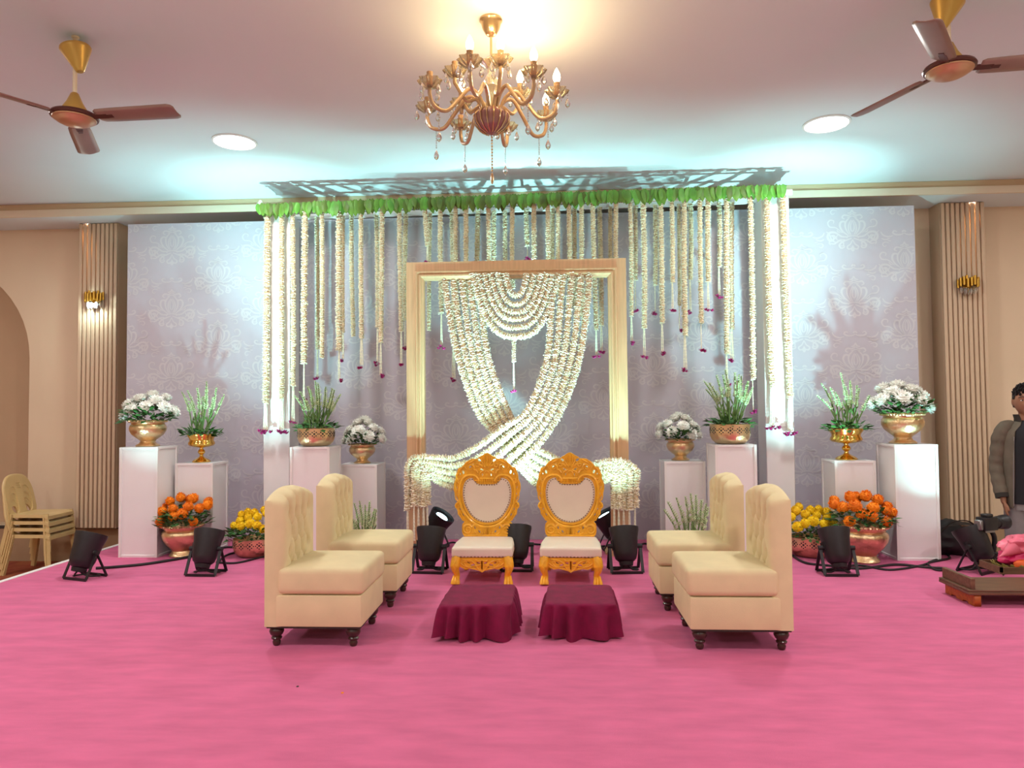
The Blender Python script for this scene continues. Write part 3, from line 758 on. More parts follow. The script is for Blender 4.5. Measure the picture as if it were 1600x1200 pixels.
def dome_bouquet(name, key, pts, s, mes, m, label, hh, centre=None, leaf=.075, nf=150, spread=1.25):
    """pts: (px dx, px dz, depth) offsets from the rim centre"""
    c, r = V[key]; k = c.y / FPX
    t = thing(name, c, 0, label, 'flowers')
    foliage((0, 0, -.01), r * spread, hh * .75, nf, rng, leaf).build('foliage', M['foliage'], t)['kind'] = 'stuff'
    for dx, dz, dy in pts:
        p = Vector((dx * k, dy, dz * k)); d = Vector((p.x, p.y - .03, p.z * .9 + .05))
        bloom_at(mes, p, d.normalized(), s * rng.uniform(.9, 1.1), m, t, centre)
    return t
MUM1 = [(-38, 8, 0), (-33, 24, .02), (-18, 17, -.10), (-12, 34, .0), (2, 40, .06), (8, 21, -.12), (16, 30, -.02), (30, 20, -.04), (36, 14, .08), (-2, 28, .14), (20, 36, .10), (-28, 32, .12)]
dome_bouquet('white_flower_bouquet', 'L1', MUM1, .080, mum_me, M['mum'], 'white chrysanthemums filling the brass urn nearest the left pilaster', .24, M['mumc'], .085, 260)
dome_bouquet('white_flower_bouquet', 'R4', [(-dx, dz + 1, dy) for dx, dz, dy in MUM1], .088, mum_me, M['mum'], 'white chrysanthemums filling the brass urn nearest the right pilaster', .25, M['mumc'], .085, 260)
MUM2 = [(-26, 6, 0), (-14, 8, -.10), (-19, 22, .0), (-2, 20, -.10), (-8, 33, .02), (6, 32, .06), (14, 12, -.10), (18, 24, .0), (29, 8, .02), (-24, 16, .06), (26, 18, .08), (0, 36, .1), (-14, 28, .12)]
dome_bouquet('white_flower_bouquet', 'L4', MUM2, .072, mum_me, M['mum'], 'white chrysanthemums filling the small urn left of the gilt frame', .22, None, .065, 220)
dome_bouquet('white_flower_bouquet', 'R1', [(-dx * 1.03, dz * .95, dy) for dx, dz, dy in MUM2], .070, mum_me, M['mum'], 'white chrysanthemums filling the small urn right of the gilt frame', .21, None, .065, 220)
MAR1 = [(16, 28, -.08), (-2, 14, -.14), (-39, 16, 0), (-35, 24, .03), (-22, 6, -.13), (-22, 34, .02), (-9, 24, -.07), (-4, 40, .0), (3, 36, .08), (10, 18, -.12), (14, 38, .03), (25, 6, -.10), (28, 24, -.02), (37, 28, .03), (-28, 20, -.05), (32, 32, .1), (-12, 38, .1)]
dome_bouquet('marigold_bouquet', 'LO', MAR1, .054, mar_me, M['orange'], 'orange marigolds filling the large brass urn at the left', .22, None, .075, 330)
dome_bouquet('marigold_bouquet', 'RO', [(-dx * 1.05, dz * 1.0, dy) for dx, dz, dy in MAR1], .059, mar_me, M['orange'], 'orange marigolds filling the large brass urn at the right', .22, None, .075, 330)
MAR2 = [(-30, 18, 0), (-22, 24, .02), (-12, 20, -.10), (-8, 30, .0), (-3, 36, .06), (2, 24, -.10), (8, 32, -.02), (14, 22, -.12), (18, 36, .03), (26, 28, .0), (31, 22, .04), (-26, 32, .1), (-16, 36, .1), (10, 40, .1), (22, 16, -.1)]
dome_bouquet('marigold_bouquet', 'LY', MAR2, .050, mar_me, M['yellow'], 'yellow marigolds filling the low brass bowl at the left', .2, None, .07, 300)
dome_bouquet('marigold_bouquet', 'RY', [(-dx * 1.1, dz * 1.0, dy) for dx, dz, dy in MAR2], .052, mar_me, M['yellow'], 'yellow marigolds filling the low brass bowl at the right', .2, None, .07, 300)

def spike(parent, base, tip, rng, s=1.0):
    base, tip = Vector(base), Vector(tip); mid = (base + tip) / 2 + Vector((0, 0, .03)) - (tip - base).cross(Vector((0, 1, 0))) * .04
    c = catmull([base, mid, tip], 8); L = (tip - base).length
    o = MB().tube(c, [.0075 * s * (1 - .5 * i / len(c)) for i in range(len(c))], 6)
    for k in range(3):
        i = rng.randrange(1, 6); d = Vector((rng.uniform(-1, 1), rng.uniform(-1, 1), 1.4)).normalized(); sd = d.cross(Vector((0, 1, .1))).normalized() * .008
        o.add([c[i], c[i] + d * .05 - sd, c[i] + d * .11, c[i] + d * .05 + sd], [(0, 1, 2, 3)])
    o = o.build('flower_spike', M['stem'], parent)
    mb = MB(); pts = resample(c, .019); i0 = int(len(pts) * .52)
    for i in range(i0, len(pts)):
        u = (i - i0) / max(1, len(pts) - i0); rr = (.024 - .012 * u) * s * rng.uniform(.8, 1.15)
        for q in range(3):
            if rng.random() < .12: continue
            a = i * 2.1 + q * 2.09; d = Vector((math.cos(a), math.sin(a), .9)).normalized()
            b = rr * rng.uniform(.42, .58)
            mb.ball((0, 0, 0), (b * .62, b * .62, b * 1.3), 5, 4, axisM(d, pts[i] + d * rr * .75))
    mb.build('buds', M['bud'], o)
def spikes(key, tips, label, rng, fol=110, s=1.0, spread=1.25):
    c, r = V[key]; k = c.y / FPX
    t = thing('tuberose_bouquet', c, 0, label, 'flowers')
    if fol: foliage((0, 0, -.015), r * spread, .07, fol, rng, .085, .25).build('foliage', M['foliage'], t)['kind'] = 'stuff'
    for dx, dz in tips:
        spike(t, (dx * k * .30, rng.uniform(-.05, .05), 0.0), (dx * k, rng.uniform(-.08, .10), dz * k), rng, s)
rng = random.Random(31)
spikes('L2', [(-34, 68), (-25, 70), (-12, 74), (-5, 60), (1, 84), (11, 76), (24, 74), (32, 62), (18, 58), (-18, 52)], 'tuberose spikes in the gold compote left of the left white column', rng)
spikes('L3', [(-38, 52), (-30, 58), (-20, 66), (-12, 62), (-3, 76), (6, 70), (14, 66), (22, 62), (32, 60), (37, 54), (-26, 48), (0, 60)], 'tuberose spikes in the pierced bowl beside the left white column', rng, 120, 1.05, 1.1)
spikes('R2', [(-36, 66), (-28, 64), (-22, 74), (-12, 76), (-6, 68), (-1, 84), (6, 78), (12, 76), (20, 74), (27, 64), (34, 66), (38, 56), (-32, 54), (16, 60)], 'tuberose spikes in the pierced bowl beside the right white column', rng, 110, 1.05, 1.05)
spikes('R3', [(-40, 50), (-30, 70), (-24, 62), (-6, 84), (0, 62), (8, 74), (14, 70), (25, 62), (32, 50), (-14, 56), (20, 66)], 'tuberose spikes in the gold compote right of the right white column', rng)
spikes('LT', [(-22, 60), (-14, 70), (-8, 66), (-2, 76), (4, 68), (10, 72), (16, 60), (24, 62), (-18, 52), (12, 54)], 'tuberose spikes on the floor behind the rear left sofa chair', rng, 60, 1.05)
spikes('RT', [(-36, 62), (-30, 74), (-18, 82), (-6, 84), (2, 90), (8, 70), (14, 84), (20, 78), (26, 74), (32, 64), (-12, 66)], 'tuberose spikes on the floor behind the rear right sofa chair', rng, 60, 1.1)

# ------------------------------------------------------------------ stage spotlights
def par_can(px, py, axis, label, yaw=0.0, power=1.0, at=None, size=1.05):
    q = at if at is not None else F(px, py)
    t = thing('stage_spotlight', (q[0], q[1], .001), 0, label, 'spotlight', 'black stage spotlights on the carpet')
    t.scale = (1.1, 1.1, 1.1); ax = Vector(axis).normalized(); zc = .19
    side = ax.cross(Vector((0, 0, 1)))
    side = side.normalized() if side.length > .05 else Vector((1, 0, 0))
    if side.x < 0: side = -side
    Mx = axisM(ax, (0, 0, zc))
    prof = [(0, -.115), (.052, -.115), (.060, -.112), (.078, -.095), (.088, -.06), (.100, .06), (.112, .118), (.112, .138), (.104, .138), (.100, .118), (.0, .110)]
    body = MB().lathe(prof, 36, M=Mx).build('can', M['black'], t)
    mb = MB()
    for k in range(5): mb.bar(Mx @ Vector((.088, -.03 + .015 * k, -.03)), Mx @ Vector((.100, -.03 + .015 * k, .04)), .004, .006)
    mb.build('cooling_fins', M['rubber'], body)
    MB().lathe([(.050, -.145), (.055, -.118)], 16, M=Mx).build('back_plate', M['rubber'], body)
    mb = MB().lathe([(.0, .1115), (.099, .1115), (.099, .1145)], 30, M=Mx); mb.build('lens', M['lens'], t)
    for s in (-1, 1):                       # double yoke: two U brackets that also serve as feet
        hub = side * s * .112 + Vector((0, 0, zc))
        MB().tube([hub - side * s * .02, hub + side * s * .018], .017, 12).build('knob', M['rubber'], t)
    fwd = Vector((0, 0, 1)).cross(side)
    for e, nm in ((-1, 'front_yoke'), (1, 'rear_yoke')):
        mb = MB(); off = fwd * e * .085
        a0 = side * -.116 + Vector((0, 0, zc)); a1 = side * -.116 + off + Vector((0, 0, .008)); b1 = side * .116 + off + Vector((0, 0, .008)); b0 = side * .116 + Vector((0, 0, zc))
        for u, v in ((a0, a1), (a1, b1), (b1, b0)): mb.bar(u, v, .022, .007, up=fwd)
        mb.build(nm, M['black'], t)
    c = Mx @ Vector((0, 0, -.13)); mb = MB()
    for s in (-1, 1):
        pts = catmull([c, c + Vector((s * .03, 0, -.03)), Vector((s * .06, -.03, .02)), Vector((s * .10, .02, .012)), Vector((s * .05, .07, .01))], 6); mb.tube(pts, .006, 6)
    mb.build('lead', M['rubber'], t)
    for nm, half, k, bl in (('beam_light', 21, 1.0, 1.0), ('flood_light', 40, FLOOD, .8)):      # hot core and wider field of the LED cluster
        l = bpy.data.lights.new(nm, 'SPOT'); l.energy = PAR_W * power * k; l.color = PAR_COL; l.spot_size = math.radians(2 * half); l.spot_blend = bl; l.shadow_soft_size = .035
        o = bpy.data.objects.new(nm, l); link(o); o.parent = t
        o.matrix_local = Matrix.Translation(Mx @ Vector((0, 0, .13))) @ (-ax).to_track_quat('Z', 'Y').to_matrix().to_4x4()
    return t
par_can(133, 903, (.12, .36, .92), 'black stage spotlight at the far left, in front of the tall pedestal', power=.30)
par_can(322, 897, (.02, .38, .92), 'black stage spotlight between the orange and yellow marigold pots on the left', power=1.0)
par_can(486, 868, (.06, .28, .96), 'black stage spotlight half hidden between the two left sofa chairs', power=.38)
par_can(672, 893, (.03, .33, .94), 'black stage spotlight right of the rear left sofa chair', power=.38)
par_can(680, 857, (.55, -.14, .80), 'stage spotlight behind the left frame rail showing its lit lens', power=.06)
par_can(808, 890, (.0, .36, .93), 'black stage spotlight between the two throne chairs', power=1.05)
par_can(977, 893, (-.03, .33, .94), 'black stage spotlight left of the rear right sofa chair', power=.38)
par_can(955, 857, (-.5, -.06, .84), 'stage spotlight behind the right frame rail with its lens turned inward', power=.06)
par_can(1308, 897, (.0, .38, .92), 'black stage spotlight in front of the right marigold pots', power=1.2)
par_can(1527, 893, (-.24, .36, .90), 'black stage spotlight behind the low wooden table at the far right', power=.14)

# ------------------------------------------------------------------ cables on the carpet
def cable(pts, label, r=.009):
    W3 = [F(*p) for p in pts]; o = W3[0]
    c = catmull([Vector((p.x - o.x, p.y - o.y, r * 1.05)) for p in W3], 8)
    ob = MB().tube(c, r, 6).build('power_cable', M['rubber'], None); ob.location = (o.x, o.y, 0)
    setp(ob, label, 'cable', 'black power cables on the carpet')
cable([(150, 890), (180, 888), (230, 883), (290, 873), (330, 864)], 'black cable from the far left spotlight to the next one', .012)
cable([(335, 862), (352, 857), (372, 856), (420, 850)], 'black cable curving behind the left yellow marigold bowl', .011)
cable([(340, 882), (352, 870), (375, 864), (440, 858)], 'black cable passing in front of the left orange urn toward the bowl')
cable([(338, 880), (370, 881), (415, 871), (460, 868)], 'black cable running under the left yellow marigolds')
cable([(690, 856), (706, 849), (730, 852), (800, 850), (860, 853), (900, 852)], 'black cable lying behind the throne chairs')
cable([(993, 858), (1005, 851), (1020, 853), (1060, 858)], 'black cable beside the right throne light')
cable([(1236, 868), (1258, 881), (1300, 886), (1345, 890), (1400, 884), (1445, 888), (1478, 890)], 'long black cable from the right yellow bowl to the wooden table', .010)
cable([(1290, 892), (1340, 885), (1390, 892), (1440, 885), (1455, 879), (1470, 874)], 'black cable in front of the tallest right pedestal')
cable([(1478, 866), (1484, 873), (1470, 877), (1450, 882), (1462, 892), (1480, 892)], 'black cable loop at the foot of the tallest right pedestal')

# ------------------------------------------------------------------ sofa chairs
def tufted_back(W, zb, zt, arc, th, nx=45, nz=56):
    """upholstered slab facing +x, buttons in a diamond grid"""
    rows = [zb + .30, zb + .41, zb + .52, zb + .63]; btn = []
    for i, z in enumerate(rows):
        btn += [(y, z) for y in ((-.155, -.052, .052, .155) if i % 2 else (-.105, 0, .105))]
    seg = []
    for a in btn:
        for b in btn:
            if a < b and abs(a[1] - b[1]) < .12 and abs(a[1] - b[1]) > .05 and abs(a[0] - b[0]) < .06: seg.append((a, b))
    for y, z in btn:
        if abs(z - rows[-1]) < 1e-6: seg.append(((y, z), (y * 1.15, zt + .05)))
        if abs(z - rows[0]) < 1e-6: seg.append(((y, z), (y, zb)))
    def sd(p, a, b):
        ax, ay = a; bx, by = b; dx, dy = bx - ax, by - ay; L = dx * dx + dy * dy
        t = max(0, min(1, ((p[0] - ax) * dx + (p[1] - ay) * dy) / L)); return math.hypot(p[0] - ax - t * dx, p[1] - ay - t * dy)
    v, f = [], []
    for j in range(nz + 1):
        for i in range(nx + 1):
            y = -W / 2 + W * i / nx; u = 2 * y / W; top = zt + arc * (1 - u * u) ** .9
            t = j / nz; z = zb + (top - zb) * t
            d = min(math.hypot(y - a, z - b) for a, b in btn); c = min(sd((y, z), a, b) for a, b in seg)
            puff = .052 - .040 * math.exp(-(d / .022) ** 2) - .026 * math.exp(-(c / .014) ** 2)
            e = min(1, (W / 2 - abs(y)) / .035); puff *= math.sqrt(max(0, 1 - (1 - e) ** 2)) * .9 + .1 * e
            r = max(0, (z - (top - .05)) / .05); x = th + puff - (.030 + puff) * (1 - math.sqrt(max(0, 1 - r * r)))
            v.append((x, y, z))
    n = nx + 1
    for j in range(nz):
        for i in range(nx): f.append((j * n + i, j * n + i + 1, (j + 1) * n + i + 1, (j + 1) * n + i))
    # back sheet and edges
    o = len(v)
    for j in range(nz + 1):
        for i in (0, nx): v.append((0, v[j * n + i][1], v[j * n + i][2]))
    tb = len(v)
    for i in range(nx + 1): v.append((.004, v[nz * n + i][1], v[nz * n + i][2] - .004))
    for j in range(nz):
        f.append((j * n, (j + 1) * n, o + 2 * (j + 1), o + 2 * j)); f.append((j * n + nx, o + 2 * j + 1, o + 2 * (j + 1) + 1, (j + 1) * n + nx))
        f.append((o + 2 * j, o + 2 * j + 2, o + 2 * j + 3, o + 2 * j + 1))
    for i in range(nx): f.append((nz * n + i, nz * n + i + 1, tb + i + 1, tb + i))
    f.append([tb + i for i in range(nx, -1, -1)])
    f.append([i for i in range(nx, -1, -1)] + [o, o + 1])
    me = bpy.data.meshes.new('backrest'); me.from_pydata(v, [], f); me.polygons.foreach_set('use_smooth', [True] * len(f))
    me.set_sharp_from_angle(angle=.9); me.update(); return me, btn
def cushion_mesh(a, b, crown=.012, bev=.035):
    me = MB().box(a, b).mesh('seat_cushion')
    bm = bmesh.new(); bm.from_mesh(me)
    bmesh.ops.bevel(bm, geom=bm.edges[:], offset=bev, segments=4, profile=.55, affect='EDGES')
    bmesh.ops.subdivide_edges(bm, edges=[e for e in bm.edges if e.calc_length() > .2], cuts=7, use_grid_fill=True)
    cx, cy = (a[0] + b[0]) / 2, (a[1] + b[1]) / 2; lx, ly = (b[0] - a[0]) / 2, (b[1] - a[1]) / 2
    for v in bm.verts:
        q = max(0, 1 - ((v.co.x - cx) / lx) ** 2) * max(0, 1 - ((v.co.y - cy) / ly) ** 2)
        if v.co.z > (a[2] + b[2]) / 2: v.co.z += crown * q
    for f_ in bm.faces: f_.smooth = True
    bm.to_mesh(me); bm.free(); return me
def make_sofa():
    t = thing('sofa_chair', (0, 0, 0))
    W = .535
    me, btn = tufted_back(W, .12, .835, .06, .062)
    bk = mkobj('backrest', me, M['sofa'], t); bk.location = (-.275, 0, 0)
    mb = MB()
    for y, z in btn: mb.ball((.062 + .010, y, z), (.009, .012, .012), 8, 5)
    mb.build('buttons', M['sofa'], bk)
    MB().box((-.213, -W / 2, .12), (.285, W / 2, .298)).build('seat_base', M['sofa'], t, .012, 2)
    mkobj('seat_cushion', cushion_mesh((-.205, -W / 2 - .004, .301), (.298, W / 2 + .004, .452)), M['sofa'], t)
    MB().box((-.268, -W / 2 + .015, .108), (.275, W / 2 - .015, .122)).build('bottom_board', M['dark'], t)
    lp = [(.016, 0), (.020, .004), (.024, .02), (.020, .032), (.029, .038), (.031, .046), (.024, .054), (.036, .066), (.042, .082), (.038, .098), (.028, .108), (.034, .112), (.034, .121)]
    lm = MB().lathe(lp, 20).mesh('leg')
    for sx in (-.225, .225):
        for sy in (-.21, .21): l = mkobj('leg', lm, M['darkwood'], t); l.location = (sx, sy, .0005)
    return t
s0 = make_sofa()
SOFAS = [(-1.375, 4.285, 0, 'cream tufted armless sofa chair at the front left, facing the maroon footstools'), (-1.345, 5.09, 0, 'cream tufted armless sofa chair at the rear left, behind another, near the throne chairs'),
         (1.04, 4.29, PI, 'cream tufted armless sofa chair at the front right, facing the maroon footstools'), (.985, 5.05, PI, 'cream tufted armless sofa chair at the rear right, behind another, near the throne chairs')]
for i, (x, y, rz, lab) in enumerate(SOFAS):
    o = s0 if i == 0 else copy_tree(s0)
    o.location = (x, y, 0); o.rotation_euler = (0, 0, rz); setp(o, lab, 'sofa chair', 'cream tufted sofa chairs')

# ------------------------------------------------------------------ throne chairs
K = .000676
def zt_(x, y): return ((x - 490) * K, (1105 - y) * K)
def sym(half): 
    a = [zt_(*p) for p in half]; return a + [(-x, z) for x, z in reversed(a) if abs(x) > 1e-6]
def smooth2(lp, n=3): return [(p.x, p.y) for p in catmull([(x, z, 0) for x, z in lp], n, True)]
OUT = [(490, 78), (525, 90), (555, 112), (590, 128), (618, 150), (660, 150), (705, 160), (735, 190), (775, 215), (800, 250), (845, 262), (862, 310), (880, 350), (882, 400), (903, 450), (908, 520), (893, 580), (868, 625), (850, 672), (886, 700), (890, 745), (862, 790), (858, 835), (822, 872), (806, 912), (775, 925), (802, 960), (808, 1020), (800, 1075), (770, 1105), (640, 1105), (490, 1105)]
HEART = [(490, 462), (560, 462), (604, 458), (634, 432), (640, 400), (690, 388), (735, 408), (768, 450), (788, 520), (790, 600), (775, 690), (735, 780), (680, 860), (610, 910), (545, 932), (490, 938)]
def ell(cx, cy, a, b, rot, n=10):
    r = math.radians(rot); return [(cx + a * math.cos(q) * math.cos(r) - b * math.sin(q) * math.sin(r), cy + a * math.cos(q) * math.sin(r) + b * math.sin(q) * math.cos(r)) for q in (2 * PI * k / n for k in range(n))]
HOLES = [ell(582, 168, 26, 14, -40), ell(553, 284, 26, 9, -30), ell(618, 296, 12, 16, 20), ell(786, 315, 14, 24, 10), ell(826, 338, 8, 11, 0), ell(540, 352, 9, 20, 15), ell(700, 250, 20, 8, 30), ell(664, 222, 10, 8, 0),
         ell(868, 515, 9, 26, 12), ell(852, 580, 6, 14, -20), ell(590, 1050, 10, 20, 35), ell(645, 1000, 7, 24, 20), ell(815, 760, 9, 30, -35), ell(790, 840, 8, 22, 40), ell(818, 480, 5, 22, 5)]
def make_throne():
    t = thing('throne_chair', (0, 0, 0))
    # pierced back board
    loops = [smooth2(sym(OUT), 2), smooth2(sym(HEART), 2)]
    for h in HOLES:
        a = [zt_(*p) for p in h]; loops += [a, [(-x, z) for x, z in a]]
    b = fill2d('carved_back', loops, .035, 0, M['throne'], t); b.location = (0, .245, .288)
    # raised carving on its face
    mb = MB(); yf = -.020
    def rel(pts, r0, r1=None, close=False):
        for s in (1, -1):
            c = catmull([(s * zt_(*p)[0], yf, zt_(*p)[1]) for p in pts], 5, close); m = len(c)
            if close: c.append(c[0]); m += 1
            rs = [r0 + ((r1 if r1 is not None else r0) - r0) * i / (m - 1) for i in range(m)]
            mb.tube(c, rs, 6)
    rel([(490, 990), (560, 985), (640, 955), (720, 890), (785, 800), (822, 700), (835, 590), (830, 500), (805, 420), (760, 370), (700, 352), (640, 362), (600, 400), (590, 430)], .013)
    rel([(490, 958), (560, 952), (630, 925), (700, 868), (755, 785), (795, 690), (808, 600), (804, 515), (780, 440), (738, 395), (690, 375)], .007)
    def spiral(cx, cy, r, turns, a0, sgn, w0, w1, tail=()):
        n = int(turns * 10); pts = list(tail)
        for k in range(n + 1):
            q = math.radians(a0) + sgn * 2 * PI * turns * k / n; rr = r * (1 - .82 * k / n); pts.append((cx + rr * math.cos(q), cy + rr * math.sin(q)))
        rel(pts, w0, w1)
    spiral(735, 1025, 66, 1.7, -150, 1, .013, .006, [(600, 1000), (640, 960)])
    spiral(690, 262, 46, 1.3, 150, 1, .010, .005, [(600, 330), (625, 290)])
    spiral(610, 226, 30, 1.2, 200, -1, .008, .004, [(540, 250)])
    spiral(620, 396, 34, 1.2, -60, 1, .009, .005)
    spiral(830, 420, 34, 1.2, 100, -1, .009, .004, [(850, 330), (866, 370)])
    spiral(856, 735, 30, 1.2, -60, 1, .009, .004, [(835, 640), (850, 680)])
    spiral(560, 200, 22, 1.1, 90, -1, .007, .003, [(510, 260), (530, 235)])
    for pts in ([(490, 240), (500, 160), (490, 90)], [(500, 240), (525, 170), (520, 108)], [(505, 250), (548, 190), (548, 135)],
                [(820, 800), (790, 880), (740, 915)], [(845, 830), (800, 900)], [(860, 540), (885, 480), (868, 420)], [(840, 690), (880, 640), (890, 570)],
                [(725, 180), (770, 230), (740, 290)], [(640, 165), (690, 190), (730, 215)], [(780, 240), (830, 290), (845, 350)],
                [(520, 1075), (530, 1040), (520, 1005)], [(550, 1075), (565, 1040), (560, 1000)], [(490, 1080), (490, 1000)], [(600, 1085), (640, 1060), (660, 1020)],
                [(490, 300), (520, 320), (545, 390)], [(510, 290), (570, 320), (590, 380)]): rel(pts, .009, .004)
    for x in (492, 516, 540, 564): rel([(x, 400), (x, 452)], .008)
    rel([(490, 395), (580, 395)], .010); rel([(490, 455), (585, 455)], .007)
    rel([(490, 1098), (780, 1098)], .010)
    mb.build('carving', M['throne'], b)
    p = fill2d('back_pad', [smooth2(sym([(490 + (x - 490) * 1.03, 690 + (y - 690) * 1.03) for x, y in HEART]), 2)], .040, .014, M['pad'], t); p.location = (0, .243, .288)
    me = p.data                                         # soft crown on the pad
    bm = bmesh.new(); bm.from_mesh(me)
    bmesh.ops.triangulate(bm, faces=[f for f in bm.faces if len(f.verts) > 4]); bm.to_mesh(me); bm.free()
    hp = smooth2(sym(HEART), 3); ring = resample([(x, 0, z) for x, z in hp] + [(hp[0][0], 0, hp[0][1])], .022); mb = MB()
    for q in ring:
        k = .955; mb.ball((q.x * k, -.021, .28 + (q.z - .28) * k), (.0055, .005, .0055), 6, 4)
    mb.build('studs', M['stud'], p)
    # seat
    w_ = .475
    MB().box((-w_ / 2 + .015, -.235, .165), (w_ / 2 - .015, .262, .212)).build('seat_frame', M['throne'], t, .006, 1)
    me = cushion_mesh((-w_ / 2, -.255, .205), (w_ / 2, .235, .285), .012, .022); 
    for v in me.vertices:
        if v.co.y > 0: v.co.x *= 1 - .10 * (v.co.y / .235)
    sc_ = mkobj('seat_cushion', me, M['pad'], t)
    mb = MB()
    for k in range(17): mb.ball((-w_ / 2 + .02 + (w_ - .04) * k / 16, -.253, .213), (.0055, .005, .0055), 6, 4)
    for k in range(12):
        for s in (-1, 1): mb.ball((s * w_ / 2 * .985, -.235 + .03 * k, .213), (.004, .0055, .0055), 6, 4)
    mb.build('studs', M['stud'], sc_)
    ap = [(0, .092), (.02, .105), (.05, .112), (.09, .122), (.13, .116), (.165, .132), (.185, .150), (.20, .165), (.20, .205)]
    lo = ap + [(-x, z) for x, z in reversed(ap) if x > 1e-6]
    hl = []
    for cx, cz, a, b_, rt in ((.028, .165, .016, .006, 15), (.07, .150, .020, .006, -15), (.105, .168, .016, .005, 20), (.045, .133, .012, .004, 0)):
        h = [((x), (z)) for x, z in ell(cx, cz, a, b_, rt)]; hl += [h, [(-x, z) for x, z in h]]
    a_ = fill2d('apron', [lo] + hl, .026, 0, M['throne'], t); a_.location = (0, -.235, 0)
    mb = MB()
    for s in (1, -1):
        for pts in ([(0, .098), (.03, .12), (.06, .165), (.10, .185), (.15, .19)], [(.01, .15), (.06, .142), (.12, .135), (.17, .165)], [(.05, .118), (.10, .13), (.14, .16), (.13, .18), (.115, .17)], [(0, .185), (.03, .18), (.05, .19)], [(0, .12), (0, .18)]):
            mb.tube(catmull([(s * x, -.014, z) for x, z in pts], 5), .0055, 6)
    mb.build('carving', M['throne'], a_)
    for s in (1, -1):
        MB().box((s * (w_ / 2 - .03) - .012, -.22, .13), (s * (w_ / 2 - .03) + .012, .24, .19)).build('side_apron', M['throne'], t)
        # cabriole front leg with a paw
        mb = MB(); c = catmull([(s * .195, -.225, .205), (s * .205, -.240, .165), (s * .208, -.248, .12), (s * .195, -.236, .07), (s * .200, -.245, .035), (s * .207, -.258, .010)], 6)
        n = len(c); mb.tube(c, [.040 - .004 * i / n if i < n * .35 else .034 - .012 * math.sin(PI * min(1, (i / n - .35) / .55)) for i in range(n)], 10)
        for k in (-1, 0, 1): mb.tube(catmull([(s * .2 + k * .017, -.238, .062), (s * .203 + k * .020, -.270, .040), (s * .205 + k * .022, -.284, .010)], 4), [.011] * 5 + [.014] * 4, 7)
        mb.ball((s * .203, -.25, .018), (.036, .034, .018), 12, 6)
        for k in range(3): mb.tube(catmull([(s * .195, -.268, .19 - .02 * k), (s * (.215 - .006 * k), -.280, .15 - .015 * k), (s * .205, -.272, .11 - .01 * k)], 4), .005, 5)
        mb.build('leg', M['throne'], t)
        mb = MB(); mb.tube([(s * .18, .225, .19), (s * .182, .235, .10), (s * .186, .262, .002)], [.026, .022, .019], 8); mb.build('leg', M['throne'], t)
    return t
th0 = make_throne()
for i, (x, lab) in enumerate(((-.548, 'carved gilt throne chair with ivory heart back, left one of the pair'), (.143, 'carved gilt throne chair with ivory heart back, right one of the pair'))):
    o = th0 if i == 0 else copy_tree(th0)
    o.location = (x, 5.755, 0); o.rotation_euler = (0, 0, -.03 if i else .0); setp(o, lab, 'throne', 'pair of throne chairs')

# ------------------------------------------------------------------ velvet footstools
def footstool(c4, label, seed):
    """c4: front-left, front-right, rear-right, rear-left corners in px of the top (z .2)"""
    rg = random.Random(seed); H = .20
    q = [F(*p, H) for p in c4]; c = sum(q, Vector()) / 4; q = [p - c for p in q]
    t = thing('footstool', (c.x, c.y, 0), 0, label, 'footstool', 'velvet footstools')
    per = []
    for i in range(4):
        a, b, d = q[i - 1], q[i], q[(i + 1) % 4]
        a1 = b + (a - b).normalized() * .045; d1 = b + (d - b).normalized() * .045
        for k in range(5):
            u = k / 4; per.append((a1 * (1 - u) ** 2 + b * 2 * u * (1 - u) + d1 * u * u))
    lp = resample([Vector((p.x, p.y, 0)) for p in per + [per[0]]], .0058); n = len(lp)
    ph = [0.0]; 
    for i in range(n): ph.append(ph[-1] + (.42 + .28 * math.sin(i * .05 + seed) * math.sin(i * .021)) * rg.uniform(.7, 1.3))
    ks = round(ph[-1] / (2 * PI)) * 2 * PI / ph[-1]
    hem = [.012 + .010 * math.sin(3 * 2 * PI * i / n + seed) + .008 * math.sin(7 * 2 * PI * i / n) for i in range(n)]
    rows = [(0, .86, H + .004), (0, .97, H + .003), (0, 1.0, H - .004), (.4, 1.008, H - .018), (.75, 1.025, H - .06), (.95, 1.05, H - .11), (1.05, 1.068, H - .15), (1.15, 1.088, 0)]
    v, f = [], []
    for a, s, z in rows:
        for i, p in enumerate(lp):
            d = p.normalized(); w_ = math.sin(ph[i] * ks); zz = z if z > 0 else hem[i]
            if 0 < z < H - .1: zz = z
            o = d * (.026 * a * w_ + .006 * a * math.sin(11 * i / n * 6.28))
            v.append((p.x * s + o.x, p.y * s + o.y, zz))
    m = len(rows)
    for j in range(m - 1):
        for i in range(n): i2 = (i + 1) % n; f.append((j * n + i2, j * n + i, (j + 1) * n + i, (j + 1) * n + i2))
    # quilted-looking worn top
    cc = len(v); v.append((0, 0, H + .006)); 
    for i in range(n): f.append((cc, i, (i + 1) % n))
    me = bpy.data.meshes.new('velvet_cover'); me.from_pydata(v, [], f); me.polygons.foreach_set('use_smooth', [True] * len(f)); me.update()
    mkobj('velvet_cover', me, M['velvet'], t)
    x = min(abs(p.x) for p in q) - .05; y = min(abs(p.y) for p in q) - .045
    MB().box((-x - .02, -y - .02, H - .045), (x + .02, y + .02, H - .012)).build('seat_board', M['palewood'], t)
    for sx in (-1, 1):
        for sy in (-1, 1): MB().lathe([(.020, 0), (.026, .02), (.020, .05), (.022, H - .045)], 12, c=(sx * x, sy * y, 0)).build('leg', M['palewood'], t)
footstool([(684, 948), (800, 946), (806, 913), (706, 914)], 'low maroon velvet footstool in front of the left throne chair', 1)
